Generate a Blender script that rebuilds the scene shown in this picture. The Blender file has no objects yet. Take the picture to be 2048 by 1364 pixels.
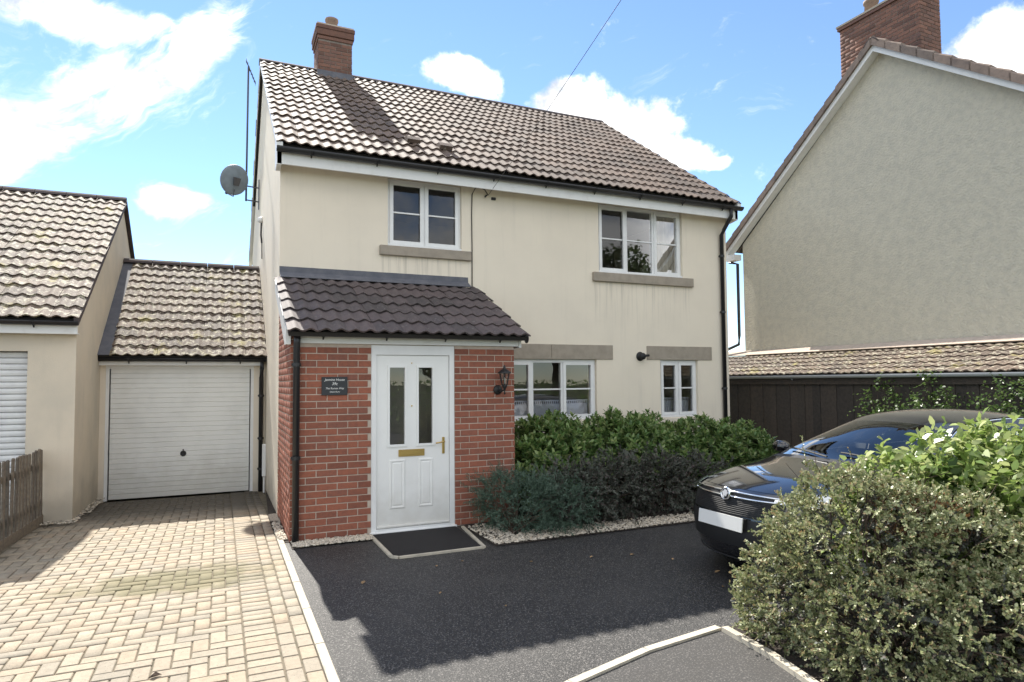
import bpy, math, random
import numpy as np
from mathutils import Vector, Matrix
random.seed(7); rng = np.random.default_rng(7)
scene = bpy.context.scene
COL = scene.collection
R = math.radians

# ------------------------------------------------------------------ camera
CAM = Vector((-0.6874, -8.991, 1.6988))
YAW, PITCH, ROLL, FPX = 0.4203, 0.0481, -0.0083, 1298.26
fw = Vector((math.sin(YAW)*math.cos(PITCH), math.cos(YAW)*math.cos(PITCH), math.sin(PITCH)))
r0 = Vector((math.cos(YAW), -math.sin(YAW), 0)); u0 = r0.cross(fw)
rr = r0*math.cos(ROLL) + u0*math.sin(ROLL); uu = -r0*math.sin(ROLL) + u0*math.cos(ROLL)
cam_data = bpy.data.cameras.new('camera'); cam = bpy.data.objects.new('camera', cam_data); COL.objects.link(cam)
cam.matrix_world = Matrix(((rr.x, uu.x, -fw.x, CAM.x), (rr.y, uu.y, -fw.y, CAM.y), (rr.z, uu.z, -fw.z, CAM.z), (0, 0, 0, 1)))
cam_data.sensor_width = 36; cam_data.lens = FPX/2048*36
cam_data.shift_x = (1024-1021.89)/2048; cam_data.shift_y = (700.74-682)/2048
cam_data.clip_end = 2000
scene.camera = cam
def pix_dir(u, v):
    return (fw*FPX + rr*(u-1021.89) - uu*(v-700.74)).normalized()

# ------------------------------------------------------------------ light, sky, exposure
TO_SUN = Vector((-0.055, 1.0, 1.0)).normalized()
sun_el = math.asin(TO_SUN.z); sun_az = math.atan2(TO_SUN.x, TO_SUN.y)
sd = bpy.data.lights.new('sun', 'SUN'); sd.energy = 3.5; sd.angle = R(0.53); sd.color = (1.0, 0.95, 0.86)
sun = bpy.data.objects.new('sun', sd); COL.objects.link(sun)
sun.rotation_euler = (-TO_SUN).to_track_quat('-Z', 'Y').to_euler()
sun.location = (-3, 20, 25)
vs = scene.view_settings
vs.view_transform = 'Standard'; vs.look = 'None'; vs.exposure = 1.6; vs.gamma = 1.0; vs.use_curve_mapping = False

class NT:
    """small helper round a node tree"""
    def __init__(s, tree): s.t = tree; s.n = tree.nodes; s.l = tree.links
    def node(s, typ, **kw):
        n = s.n.new(typ)
        for k, v in kw.items(): setattr(n, k, v)
        return n
    def link(s, a, b): s.l.new(a, b)
    def put(s, sock, v):
        if isinstance(v, bpy.types.NodeSocket): s.link(v, sock)
        elif v is not None:
            if isinstance(v, (tuple, list)) and len(v) == 3 and sock.type == 'RGBA': v = (*v, 1)
            sock.default_value = v
    def math(s, op, a, b=None, c=None, clamp=False):
        n = s.node('ShaderNodeMath', operation=op, use_clamp=clamp)
        s.put(n.inputs[0], a)
        if b is not None: s.put(n.inputs[1], b)
        if c is not None: s.put(n.inputs[2], c)
        return n.outputs[0]
    def vmath(s, op, a, b=None):
        n = s.node('ShaderNodeVectorMath', operation=op); s.put(n.inputs[0], a)
        if b is not None: s.put(n.inputs[1], b)
        return n.outputs['Value'] if op in ('DOT_PRODUCT', 'LENGTH') else n.outputs[0]
    def mix(s, f, a, b, blend='MIX'):
        n = s.node('ShaderNodeMix', data_type='RGBA', blend_type=blend)
        s.put(n.inputs[0], f); s.put(n.inputs[6], a); s.put(n.inputs[7], b); return n.outputs[2]
    def smooth(s, v, lo, hi, a=0.0, b=1.0):
        n = s.node('ShaderNodeMapRange', interpolation_type='SMOOTHSTEP')
        s.put(n.inputs[0], v); s.put(n.inputs[1], lo); s.put(n.inputs[2], hi); s.put(n.inputs[3], a); s.put(n.inputs[4], b)
        return n.outputs[0]
    def noise(s, vec, scale, detail=3.0, rough=0.5, dist=0.0, out=0):
        n = s.node('ShaderNodeTexNoise'); s.put(n.inputs['Vector'], vec); n.inputs['Scale'].default_value = scale
        n.inputs['Detail'].default_value = detail; n.inputs['Roughness'].default_value = rough; n.inputs['Distortion'].default_value = dist
        return n.outputs[out]

world = bpy.data.worlds.new('World'); scene.world = world; world.use_nodes = True
W = NT(world.node_tree); W.n.clear()
sky = W.node('ShaderNodeTexSky', sky_type='NISHITA'); sky.sun_disc = False
sky.sun_elevation = sun_el; sky.sun_rotation = sun_az; sky.altitude = 50; sky.air_density = 0.85; sky.dust_density = 0.0; sky.ozone_density = 3.5
dirv = W.vmath('NORMALIZE', W.node('ShaderNodeTexCoord').outputs['Generated'])
# clouds: soft patches of broken noise about given directions of the sky
wd = W.node('ShaderNodeTexNoise'); W.put(wd.inputs['Vector'], dirv); wd.inputs['Scale'].default_value = 5; wd.inputs['Detail'].default_value = 4
warp = W.vmath('ADD', dirv, W.vmath('MULTIPLY', W.vmath('SUBTRACT', wd.outputs['Color'], (.5, .5, .5)), (.13, .13, .13)))
def blob(u, v, ru, rv, ang=0.0, src=None):
    c = pix_dir(u, v); r = Vector((c.y, -c.x, 0)).normalized(); q = r.cross(c)
    ca, sa = math.cos(R(ang)), math.sin(R(ang)); a = r*ca + q*sa; b = -r*sa + q*ca
    src = src or warp
    k = 1/FPX
    dc = W.math('MAXIMUM', W.vmath('DOT_PRODUCT', src, tuple(c)), .05)
    x = W.math('DIVIDE', W.math('DIVIDE', W.vmath('DOT_PRODUCT', src, tuple(a)), dc), ru*k)
    y = W.math('DIVIDE', W.math('DIVIDE', W.vmath('DOT_PRODUCT', src, tuple(b)), dc), rv*k)
    d = W.math('SQRT', W.math('ADD', W.math('MULTIPLY', x, x), W.math('MULTIPLY', y, y)))
    return W.smooth(d, 0.25, 1.15, 1.0, 0.0)
def add_all(lst):
    o = lst[0]
    for x in lst[1:]: o = W.math('MAXIMUM', o, x)
    return o
def streak(u, v, ang):
    c = pix_dir(u, v); r = Vector((c.y, -c.x, 0)).normalized(); q = r.cross(c)
    ca, sa = math.cos(R(ang)), math.sin(R(ang)); a = r*ca + q*sa; b = -r*sa + q*ca
    cx = W.node('ShaderNodeCombineXYZ'); W.put(cx.inputs[0], W.math('MULTIPLY', W.vmath('DOT_PRODUCT', warp, tuple(a)), 5.0)); W.put(cx.inputs[1], W.math('MULTIPLY', W.vmath('DOT_PRODUCT', warp, tuple(b)), 15.0))
    W.put(cx.inputs[2], W.math('MULTIPLY', W.vmath('DOT_PRODUCT', warp, tuple(c)), 4.0))
    return cx.outputs[0]
# high streaky cloud (left) and small cumulus heads (behind the roof, right edge)
stretch = W.node('ShaderNodeMapping'); W.put(stretch.inputs[0], warp); stretch.inputs['Rotation'].default_value = (0.3, 0.5, 0.2); stretch.inputs['Scale'].default_value = (1.0, 2.4, 1.0)
n_c = W.noise(streak(250, 150, 27), 1.0, 10, 0.66, 1.3)
n_q = W.noise(dirv, 16, 10, 0.64)
n_b = W.noise(W.vmath('ADD', dirv, (4.3, 1.7, 2.2)), 2.2, 4, 0.5)
cirrus = add_all([blob(140, 180, 300, 105, 22), blob(0, 270, 190, 80, 28), blob(410, 95, 170, 60, 40), blob(90, 10, 280, 36, 0),
                  blob(330, 392, 75, 32, 8), blob(-250, 250, 300, 180, 20)])
cum = add_all([blob(1240, 245, 190, 62, -14), blob(1380, 290, 100, 42, -20), blob(935, 160, 95, 42, -5), blob(2040, 95, 135, 75, 10), blob(2200, 80, 240, 110, 0),
               blob(1440, 310, 55, 20, -10), blob(1150, 215, 110, 45, 0)])
m_cir = W.smooth(W.math('ADD', W.math('MULTIPLY', cirrus, 0.74), W.math('MULTIPLY', W.math('SUBTRACT', n_c, 0.5), 2.2)), 0.18, 1.0)
m_cum = W.smooth(W.math('ADD', cum, W.math('MULTIPLY', W.math('SUBTRACT', n_q, 0.5), 2.3)), 0.30, 0.95)
# rest of the sky: unseen cloud cover, thickened to brighten the shaded facade
sep = W.node('ShaderNodeSeparateXYZ'); W.put(sep.inputs[0], dirv)
behind = W.smooth(W.vmath('DOT_PRODUCT', dirv, tuple(fw)), 0.35, 0.6, 1.0, 0.0)
m_far = W.math('MULTIPLY', behind, W.smooth(W.math('ADD', n_b, W.math('MULTIPLY', W.math('SUBTRACT', n_q, .5), .35)), 0.40, 0.56))
m_far = W.math('MULTIPLY', m_far, W.smooth(sep.outputs[2], 0.02, 0.15))
mask = W.math('MAXIMUM', W.math('MAXIMUM', W.math('MULTIPLY', m_cir, .92), m_cum), W.math('MULTIPLY', m_far, .9), clamp=True)
csh = W.mix(W.smooth(W.noise(W.vmath('ADD', dirv, (.01, 0, .03)), 13, 8, .6), .30, .54), (3.0, 3.25, 3.7), (7.8, 7.7, 7.5))
colr = W.mix(mask, sky.outputs[0], csh)
bg = W.node('ShaderNodeBackground'); W.put(bg.inputs[0], colr); bg.inputs[1].default_value = 0.082
wo = W.node('ShaderNodeOutputWorld'); W.link(bg.outputs[0], wo.inputs[0])

# ------------------------------------------------------------------ helpers: materials
def mat(name, col, rough=0.7, var=None, vscale=6.0, vfac=(0.35, 0.7), rnd=None, bump=0.0, bscale=80.0, bdetail=3, metal=0.0,
        coat=0.0, spec=0.5, extra=None, trans=0.0, speck=None, bdist=0.01, coord='pos'):
    """base colour, optional second colour by noise, optional per-piece variation, optional fine bump and specks"""
    m = bpy.data.materials.new(name); m.use_nodes = True; t = NT(m.node_tree)
    b = t.n['Principled BSDF']; out = t.n['Material Output']
    pos = t.node('ShaderNodeNewGeometry').outputs['Position'] if coord == 'pos' else t.node('ShaderNodeTexCoord').outputs['Object']
    c = (*col, 1)
    if var is not None:
        f = t.smooth(t.noise(pos, vscale, 5, 0.6), vfac[0], vfac[1]); c = t.mix(f, col, var)
    if rnd is not None:
        oi = t.node('ShaderNodeObjectInfo').outputs['Random']; at = t.node('ShaderNodeAttribute', attribute_name='rnd').outputs['Fac']
        f = t.math('FRACT', t.math('ADD', oi, at))
        rp = t.node('ShaderNodeValToRGB'); t.put(rp.inputs[0], f)
        els = rp.color_ramp.elements; els[0].color = (*rnd[0], 1); els[-1].color = (*rnd[-1], 1)
        for i in range(1, len(rnd)-1): els.new(i/(len(rnd)-1)).color = (*rnd[i], 1)
        c = t.mix(1.0, c, rp.outputs[0], 'MULTIPLY')
    if speck is not None:
        sc, lo, hi, scol = speck
        c = t.mix(t.smooth(t.noise(pos, sc, 2, 0.6), lo, hi), c, scol)
    if extra is not None: c = extra(t, pos, c)
    t.put(b.inputs['Base Color'], c)
    b.inputs['Roughness'].default_value = rough; b.inputs['Metallic'].default_value = metal
    b.inputs['Coat Weight'].default_value = coat; b.inputs['Specular IOR Level'].default_value = spec
    if bump:
        bn = t.node('ShaderNodeBump'); bn.inputs['Strength'].default_value = bump; bn.inputs['Distance'].default_value = bdist
        t.put(bn.inputs['Height'], t.noise(pos, bscale, bdetail, 0.6)); t.link(bn.outputs[0], b.inputs['Normal'])
    if trans:
        tr = t.node('ShaderNodeBsdfTranslucent'); t.put(tr.inputs[0], c if not isinstance(c, tuple) else c)
        mx = t.node('ShaderNodeMixShader'); mx.inputs[0].default_value = trans
        t.link(b.outputs[0], mx.inputs[1]); t.link(tr.outputs[0], mx.inputs[2]); t.link(mx.outputs[0], out.inputs[0])
    return m
def glass_mat(name, boost=1.6, tint=(1, 1, 1), rough=0.0):
    m = bpy.data.materials.new(name); m.use_nodes = True; t = NT(m.node_tree); t.n.remove(t.n['Principled BSDF'])
    fr = t.node('ShaderNodeFresnel'); fr.inputs[0].default_value = 1.5
    f = t.math('MULTIPLY', fr.outputs[0], boost, clamp=True)
    tb = t.node('ShaderNodeBsdfTransparent'); tb.inputs[0].default_value = (*tint, 1)
    gl = t.node('ShaderNodeBsdfGlossy'); gl.inputs['Roughness'].default_value = rough
    pos = t.node('ShaderNodeNewGeometry').outputs['Position']
    bn = t.node('ShaderNodeBump'); bn.inputs['Strength'].default_value = 0.05; bn.inputs['Distance'].default_value = 0.02
    t.put(bn.inputs['Height'], t.noise(pos, 2.5, 1)); t.link(bn.outputs[0], gl.inputs['Normal'])
    mx = t.node('ShaderNodeMixShader'); t.put(mx.inputs[0], f); t.link(tb.outputs[0], mx.inputs[1]); t.link(gl.outputs[0], mx.inputs[2])
    t.link(mx.outputs[0], t.n['Material Output'].inputs[0]); return m

def damp(t, pos, c):   # grey-green dirt splashed up from the ground onto the render
    sp = t.node('ShaderNodeSeparateXYZ'); t.put(sp.inputs[0], pos)
    f = t.math('MULTIPLY', t.smooth(t.math('ADD', sp.outputs[2], t.math('MULTIPLY', t.noise(pos, 2.5, 4), .9)), .35, 1.0, 1.0, 0.0), .55)
    mp = t.node('ShaderNodeMapping'); t.put(mp.inputs[0], pos); mp.inputs['Scale'].default_value = (5.0, 5.0, .35)
    st = t.math('MULTIPLY', t.smooth(t.noise(mp.outputs[0], 1.6, 5, .6), .52, .75), .12)
    c = t.mix(st, c, (.40, .37, .31))
    return t.mix(f, c, (.30, .27, .22))
def moss_roof(t, pos, c):
    c = t.mix(t.smooth(t.noise(pos, 3.0, 5, .65), .56, .72), c, (.30, .26, .10))
    return t.mix(t.smooth(t.noise(pos, 26, 4, .7), .56, .64), c, (.03, .026, .024))
def patchy(t, pos, c):      # weathering of the main roof in broad patches, with lichen dots
    c = t.mix(t.math('MULTIPLY', t.smooth(t.noise(pos, 1.1, 5, .65), .45, .68), .55), c, (.075, .058, .048))
    sp = t.math('MULTIPLY', t.smooth(t.noise(pos, 30, 3, .65), .62, .70), t.smooth(t.noise(pos, .9, 3), .45, .62))
    return t.mix(sp, c, (.34, .31, .24))
def sill_runs(t, pos, c):   # rain streaks below the two upper sills
    c = damp(t, pos, c); sp = t.node('ShaderNodeSeparateXYZ'); t.put(sp.inputs[0], pos)
    mp = t.node('ShaderNodeMapping'); t.put(mp.inputs[0], pos); mp.inputs['Scale'].default_value = (16.0, 1.0, .7)
    st = t.smooth(t.noise(mp.outputs[0], 1.0, 4, .6), .46, .72)
    for (x0, x1, zt) in ((1.30, 2.70, 3.49), (4.76, 6.82, 3.31)):
        a = t.math('MULTIPLY', t.smooth(sp.outputs[0], x0, x0+.05), t.smooth(sp.outputs[0], x1-.05, x1, 1.0, 0.0))
        b = t.math('MULTIPLY', t.smooth(sp.outputs[2], zt-.9, zt, 0.0, 1.0), t.smooth(sp.outputs[2], zt, zt+.02, 1.0, 0.0))
        c = t.mix(t.math('MULTIPLY', t.math('MULTIPLY', a, b), t.math('MULTIPLY', st, .45)), c, (.33, .30, .25))
    return c
def grime(t, pos, c):
    sp = t.node('ShaderNodeSeparateXYZ'); t.put(sp.inputs[0], pos)
    f = t.math('MULTIPLY', t.smooth(t.math('ADD', sp.outputs[2], t.math('MULTIPLY', t.noise(pos, 5, 5, .6), .8)), .3, 1.1, 1.0, 0.0), .4)
    c = t.mix(f, c, (.40, .36, .29))
    return t.mix(t.math('MULTIPLY', t.smooth(t.noise(pos, 3.2, 6, .7), .52, .75), .12), c, (.50, .47, .41))
def moss_shade_drive(t, pos, c):
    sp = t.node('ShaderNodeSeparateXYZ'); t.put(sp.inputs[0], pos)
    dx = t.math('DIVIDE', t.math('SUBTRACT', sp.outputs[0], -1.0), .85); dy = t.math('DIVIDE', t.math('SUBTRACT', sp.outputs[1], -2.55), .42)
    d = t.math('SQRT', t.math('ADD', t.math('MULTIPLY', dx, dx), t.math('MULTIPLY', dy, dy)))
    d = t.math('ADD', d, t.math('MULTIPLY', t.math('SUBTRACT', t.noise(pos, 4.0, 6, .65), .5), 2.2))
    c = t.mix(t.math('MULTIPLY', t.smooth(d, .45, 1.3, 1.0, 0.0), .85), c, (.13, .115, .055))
    return t.mix(t.math('MULTIPLY', t.smooth(t.math('ADD', sp.outputs[1], t.math('MULTIPLY', t.noise(pos, 3, 5, .6), .8)), .5, 1.7), .85), c, (.06, .054, .044))  # damp strip by the garage, coloured darker still to deepen the shade there
def tar_wear(t, pos, c):
    c = t.mix(t.smooth(t.noise(pos, 85, 3, .65), .54, .63), c, (.15, .14, .132))
    return t.mix(t.math('MULTIPLY', t.smooth(t.noise(pos, 1.4, 6, .65), .45, .7), .35), c, (.06, .056, .052))

M = {}
M['render'] = mat('cream_render', (.82, .735, .605), .88, (.77, .69, .57), 1.3, (.35, .75), bump=.6, bscale=170, bdist=.005, extra=sill_runs, spec=.25)
M['render_n'] = mat('neighbour_render', (.68, .60, .48), .9, (.60, .54, .44), 1.6, (.35, .7), bump=.55, bscale=120, bdist=.006, extra=damp, spec=.2)
M['roughcast'] = mat('roughcast_render', (.63, .59, .48), .95, (.55, .52, .43), 9, (.35, .7), bump=1.0, bscale=30, bdetail=6, bdist=.03, spec=.15)
M['white'] = mat('white_plastic', (.80, .80, .79), .35, (.74, .74, .73), 3, bump=0)
M['fascia'] = mat('white_fascia_board', (.76, .76, .74), .42, (.66, .65, .62), 5, (.5, .8))
M['door'] = mat('white_door_skin', (.82, .82, .80), .38, extra=grime)
M['black'] = mat('black_gutter_plastic', (.018, .018, .020), .38)
M['iron'] = mat('black_cast_iron', (.015, .015, .016), .5, bump=.2, bscale=150)
M['stone'] = mat('tan_cast_stone', (.36, .31, .25), .9, (.30, .26, .21), 8, bump=.4, bscale=200, bdist=.003)
M['mortar'] = mat('pinkish_mortar', (.52, .43, .355), .95, (.44, .365, .30), 14, bump=.5, bscale=220, bdist=.003)
M['brick'] = mat('red_brick', (.27, .10, .064), .85, (.215, .084, .058), 30, rnd=[(.78, .75, .72), (1.05, 1, .95), (1.25, 1.15, 1.05), (.9, .95, 1.0)], bump=.5, bscale=160, bdist=.004,
                 speck=(90, .66, .74, (.10, .055, .045)))
M['tile'] = mat('brown_concrete_tile', (.135, .098, .078), .78, (.10, .075, .06), 9, rnd=[(.8, .8, .8), (1.1, 1.05, 1.0), (1.3, 1.25, 1.2), (.92, .9, .9)], bump=.4, bscale=170, bdist=.004,
                extra=patchy, speck=(26, .64, .72, (.26, .235, .19)))
M['tile_moss'] = mat('weathered_lichen_tile', (.13, .098, .078), .78, (.095, .072, .058), 9, rnd=[(.75, .75, .75), (1.1, 1.05, 1.0), (1.35, 1.3, 1.2), (.9, .9, .88)], bump=.5, bscale=150, bdist=.005, extra=moss_roof,
                     speck=(15, .53, .64, (.40, .37, .28)))
M['tile_dark'] = mat('dark_plum_tile', (.085, .068, .066), .78, (.06, .05, .05), 9, rnd=[(.8, .8, .8), (1.15, 1.1, 1.1), (1.3, 1.2, 1.2), (.9, .9, .95)], bump=.4, bscale=170, bdist=.004,
                     speck=(30, .62, .72, (.15, .14, .13)))
M['tile_v'] = mat('verge_tile_concrete', (.20, .155, .13), .8, (.14, .11, .095), 7, (.4, .7), rnd=[(.8, .8, .8), (1.1, 1.05, 1), (1.25, 1.2, 1.15)], bump=.4, bscale=120, bdist=.004)
M['deck'] = mat('roof_underlay', (.03, .027, .025), .95)
M['lead'] = mat('grey_lead_flashing', (.10, .105, .125), .8, (.14, .14, .16), 7, bump=.3, bscale=20, bdist=.004)
M['ridge'] = mat('dark_ridge_tile', (.075, .055, .052), .85, (.05, .04, .04), 7, bump=.4, bscale=120, bdist=.004)
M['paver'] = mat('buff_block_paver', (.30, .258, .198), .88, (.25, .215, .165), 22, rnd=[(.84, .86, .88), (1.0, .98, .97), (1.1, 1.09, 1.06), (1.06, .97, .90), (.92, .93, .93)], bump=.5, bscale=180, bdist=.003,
                 extra=moss_shade_drive, speck=(110, .62, .70, (.10, .085, .07)))
M['sand'] = mat('jointing_sand', (.17, .14, .10), .95, (.10, .09, .06), 12, bump=.5, bscale=200)
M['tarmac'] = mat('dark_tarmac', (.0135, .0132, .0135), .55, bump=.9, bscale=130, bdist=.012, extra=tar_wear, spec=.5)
M['tarmac2'] = mat('footway_tarmac', (.060, .058, .056), .9, bump=.7, bscale=170, bdist=.008, extra=tar_wear, spec=.3)
M['kerb'] = mat('pale_concrete_edging', (.50, .45, .36), .9, (.36, .33, .27), 9, bump=.5, bscale=150, bdist=.004)
M['soil'] = mat('dark_bark_soil', (.055, .040, .030), .95, (.03, .024, .02), 18, bump=1.0, bscale=60, bdist=.03)
M['grass'] = mat('rough_grass_ground', (.06, .075, .03), .95, (.08, .065, .04), 1.5, bump=.8, bscale=40, bdist=.03)
M['road'] = mat('grey_road_asphalt', (.10, .098, .095), .9, bump=.6, bscale=160, speck=(140, .58, .68, (.12, .115, .11)))
M['pebble'] = mat('pale_pebble', (.56, .52, .45), .8, rnd=[(.45, .43, .4), (.8, .77, .72), (1.15, 1.12, 1.08), (1.0, .9, .78)])
M['timber'] = mat('weathered_grey_timber', (.17, .145, .115), .9, (.11, .095, .08), 26, rnd=[(.75, .75, .75), (1.1, 1.05, 1), (1.25, 1.2, 1.1)], bump=.5, bscale=60)
M['darkwood'] = mat('dark_stained_board', (.060, .050, .043), .8, (.04, .035, .031), 20, rnd=[(.8, .8, .8), (1.3, 1.2, 1.1)], bump=.4, bscale=50)
M['shutter'] = mat('white_shutter_slat', (.74, .74, .73), .45, (.66, .66, .66), 6)
M['gdoor'] = mat('white_garage_door', (.82, .82, .79), .45, (.75, .75, .72), 2.2, (.4, .75), extra=grime)
M['brass'] = mat('brass', (.60, .42, .16), .3, metal=1.0)
M['chrome'] = mat('chrome', (.78, .80, .83), .08, metal=1.0)
M['silver'] = mat('silver_paint', (.55, .56, .58), .3)
M['slate'] = mat('slate_sign', (.028, .032, .036), .6, bump=.3, bscale=60)
M['ink'] = mat('white_paint_lettering', (.78, .78, .76), .6)
M['mat'] = mat('black_entrance_mat', (.014, .012, .012), .95, bump=1.0, bscale=260, bdist=.008)
M['pane'] = glass_mat('window_glass', 1.9)
M['cglass'] = glass_mat('car_glass', 1.7, (.35, .37, .37))
M['net'] = mat('net_curtain', (.62, .64, .68), .9, trans=.4)
M['curtain'] = mat('cream_curtain', (.62, .58, .48), .9, trans=.3)
M['inner'] = mat('room_paint', (.30, .28, .25), .9)
M['paint'] = mat('black_car_paint', (.006, .006, .008), .12, coat=1.0, spec=.6)
M['trim'] = mat('matt_black_trim', (.010, .010, .011), .55)
M['tyre'] = mat('tyre_rubber', (.015, .015, .015), .85)
M['alloy'] = mat('alloy_wheel', (.45, .46, .48), .25, metal=.9)
M['lamp'] = mat('clear_lamp_lens', (.35, .38, .42), .06, coat=1.0)
M['plate'] = mat('white_number_plate', (.72, .72, .70), .35)
M['dish'] = mat('grey_dish_metal', (.22, .27, .32), .5, (.18, .22, .26), 8)
M['pole'] = mat('galvanised_pole', (.10, .10, .11), .5, metal=.6)
M['cable'] = mat('dark_cable', (.03, .028, .026), .7)
M['bark'] = mat('brown_bark', (.085, .058, .040), .95, (.05, .036, .028), 22, bump=.6, bscale=60)
M['deadleaf'] = mat('dry_leaf', (.34, .24, .13), .8, rnd=[(.7, .65, .6), (1.2, 1.1, 1.0)])
M['lglass'] = glass_mat('lantern_glass', 1.5, (.95, .95, .9))
M['terracotta'] = mat('buff_clay_pot', (.30, .22, .17), .85, (.22, .16, .13), 9)
def leaf_mat(name, cols, rough=.5, trans=.3, spec=.4): return mat(name, (1, 1, 1), rough, rnd=cols, trans=trans, spec=spec)
M['lf_hedge'] = leaf_mat('glossy_hedge_leaf', [(.08, .15, .045), (.13, .225, .062), (.20, .29, .09), (.29, .34, .13)], .36, .3, .5)
M['lf_cot'] = leaf_mat('small_grey_green_leaf', [(.10, .125, .05), (.17, .20, .085), (.28, .305, .145), (.42, .43, .24), (.25, .17, .085)], .46, .28, .5)
M['lf_bramble'] = leaf_mat('broad_bright_leaf', [(.13, .20, .045), (.20, .29, .07), (.32, .39, .12), (.44, .47, .22)], .36, .38, .6)
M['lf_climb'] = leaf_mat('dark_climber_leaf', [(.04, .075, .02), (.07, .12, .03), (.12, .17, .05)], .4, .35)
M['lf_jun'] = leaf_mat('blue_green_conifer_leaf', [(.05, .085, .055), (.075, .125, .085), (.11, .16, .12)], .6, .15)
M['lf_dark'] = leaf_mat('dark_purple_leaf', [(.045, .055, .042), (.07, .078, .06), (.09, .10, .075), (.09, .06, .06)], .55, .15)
M['lf_tree'] = leaf_mat('tree_leaf', [(.028, .05, .016), (.05, .08, .022), (.08, .11, .03)], .5, .3)
M['lf_brown'] = leaf_mat('dry_brown_leaf', [(.15, .075, .03), (.22, .12, .05), (.12, .06, .03)], .7, .3)

# ------------------------------------------------------------------ helpers: objects
def tag(o, label=None, cat=None, group=None, kind=None):
    if label: o['label'] = label
    if cat: o['category'] = cat
    if group: o['group'] = group
    if kind: o['kind'] = kind
    return o
def setpar(o, parent):
    if parent is not None:
        o.parent = parent
        if 'base' in parent: o.matrix_parent_inverse = Matrix.Translation(-Vector(parent['base']))
def thing(name, base, label, cat, group=None):
    o = bpy.data.objects.new(name, None); COL.objects.link(o); o.location = base; o['base'] = tuple(base); o.empty_display_size = .2
    return tag(o, label, cat, group)
def link_mesh(name, me, material, parent=None, smooth=False):
    o = bpy.data.objects.new(name, me); COL.objects.link(o)
    if material is not None and not me.materials: me.materials.append(material)
    if smooth: me.polygons.foreach_set('use_smooth', [True]*len(me.polygons))
    setpar(o, parent); return o
class MB:
    def __init__(s): s.v = []; s.f = []
    def add(s, vs_, fs):
        o = len(s.v); s.v += [tuple(v) for v in vs_]; s.f += [tuple(i+o for i in f) for f in fs]; return s
    def box(s, x0, x1, y0, y1, z0, z1):
        v = [(x, y, z) for z in (z0, z1) for y in (y0, y1) for x in (x0, x1)]
        return s.add(v, [(0, 2, 3, 1), (4, 5, 7, 6), (0, 1, 5, 4), (2, 6, 7, 3), (0, 4, 6, 2), (1, 3, 7, 5)])
    def cbox(s, x0, x1, y0, y1, z0, z1, c=.004):
        """box with chamfered edges (24 corners)"""
        vs_ = []; idx = {}
        lo = (x0, y0, z0); hi = (x1, y1, z1)
        for sx in (0, 1):
            for sy in (0, 1):
                for sz in (0, 1):
                    sg = (sx, sy, sz)
                    for ax in range(3):
                        p = []
                        for k in range(3):
                            e = (lo, hi)[sg[k]][k]
                            if k != ax: e += c if sg[k] == 0 else -c
                            p.append(e)
                        idx[(sg, ax)] = len(vs_); vs_.append(p)
        fs = []
        for ax in range(3):
            a, b = [k for k in range(3) if k != ax]
            for sd_ in (0, 1):
                q = []
                for (i, j) in ((0, 0), (1, 0), (1, 1), (0, 1)):
                    g = [0, 0, 0]; g[ax] = sd_; g[a] = i; g[b] = j; q.append(idx[(tuple(g), ax)])
                flip = (sd_ == 0) != (ax == 1)
                fs.append(q[::-1] if flip else q)
        for ax in range(3):      # edges along ax
            a, b = [k for k in range(3) if k != ax]
            for i in (0, 1):
                for j in (0, 1):
                    g0 = [0, 0, 0]; g0[a] = i; g0[b] = j; g1 = list(g0); g1[ax] = 1
                    fs.append((idx[(tuple(g0), a)], idx[(tuple(g1), a)], idx[(tuple(g1), b)], idx[(tuple(g0), b)]))
        for sx in (0, 1):
            for sy in (0, 1):
                for sz in (0, 1): fs.append(tuple(idx[((sx, sy, sz), k)] for k in range(3)))
        return s.add(vs_, fs)
    def prism(s, poly, ext):
        """planar polygon (list of 3d points) extruded by vector ext"""
        n = len(poly); e = Vector(ext)
        v = [Vector(p) for p in poly] + [Vector(p)+e for p in poly]
        return s.add(v, [tuple(range(n))[::-1], tuple(range(n, 2*n))] + [(i, (i+1) % n, n+(i+1) % n, n+i) for i in range(n)])
    def tube(s, pts, r, n=8, cap=True, r2=None):
        pts = [Vector(p) for p in pts]; k = len(pts); rings = []
        for i, p in enumerate(pts):
            d = (pts[min(i+1, k-1)] - pts[max(i-1, 0)]).normalized()
            a = d.cross(Vector((0, 0, 1)) if abs(d.z) < .9 else Vector((1, 0, 0))).normalized(); b = d.cross(a)
            rad = r if r2 is None else r + (r2-r)*i/(k-1)
            rings.append([p + (a*math.cos(2*math.pi*j/n) + b*math.sin(2*math.pi*j/n))*rad for j in range(n)])
        f = [(i*n+j, i*n+(j+1) % n, (i+1)*n+(j+1) % n, (i+1)*n+j) for i in range(k-1) for j in range(n)]
        if cap: f += [tuple(range(n))[::-1], tuple(range((k-1)*n, k*n))]
        return s.add([v for rg in rings for v in rg], f)
    def lathe(s, prof, c, axis='z', n=20):
        v = []
        for (r, h) in prof:
            for j in range(n):
                a = 2*math.pi*j/n; x, y = r*math.cos(a), r*math.sin(a)
                v.append((c[0]+x, c[1]+y, c[2]+h) if axis == 'z' else ((c[0]+x, c[1]+h, c[2]+y) if axis == 'y' else (c[0]+h, c[1]+x, c[2]+y)))
        k = len(prof)
        return s.add(v, [(i*n+j, i*n+(j+1) % n, (i+1)*n+(j+1) % n, (i+1)*n+j) for i in range(k-1) for j in range(n)])
    def mesh(s, name):
        me = bpy.data.meshes.new(name); me.from_pydata(s.v, [], s.f); me.validate(); me.update()
        import bmesh
        b = bmesh.new(); b.from_mesh(me); bmesh.ops.recalc_face_normals(b, faces=b.faces); b.to_mesh(me); b.free(); return me
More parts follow.
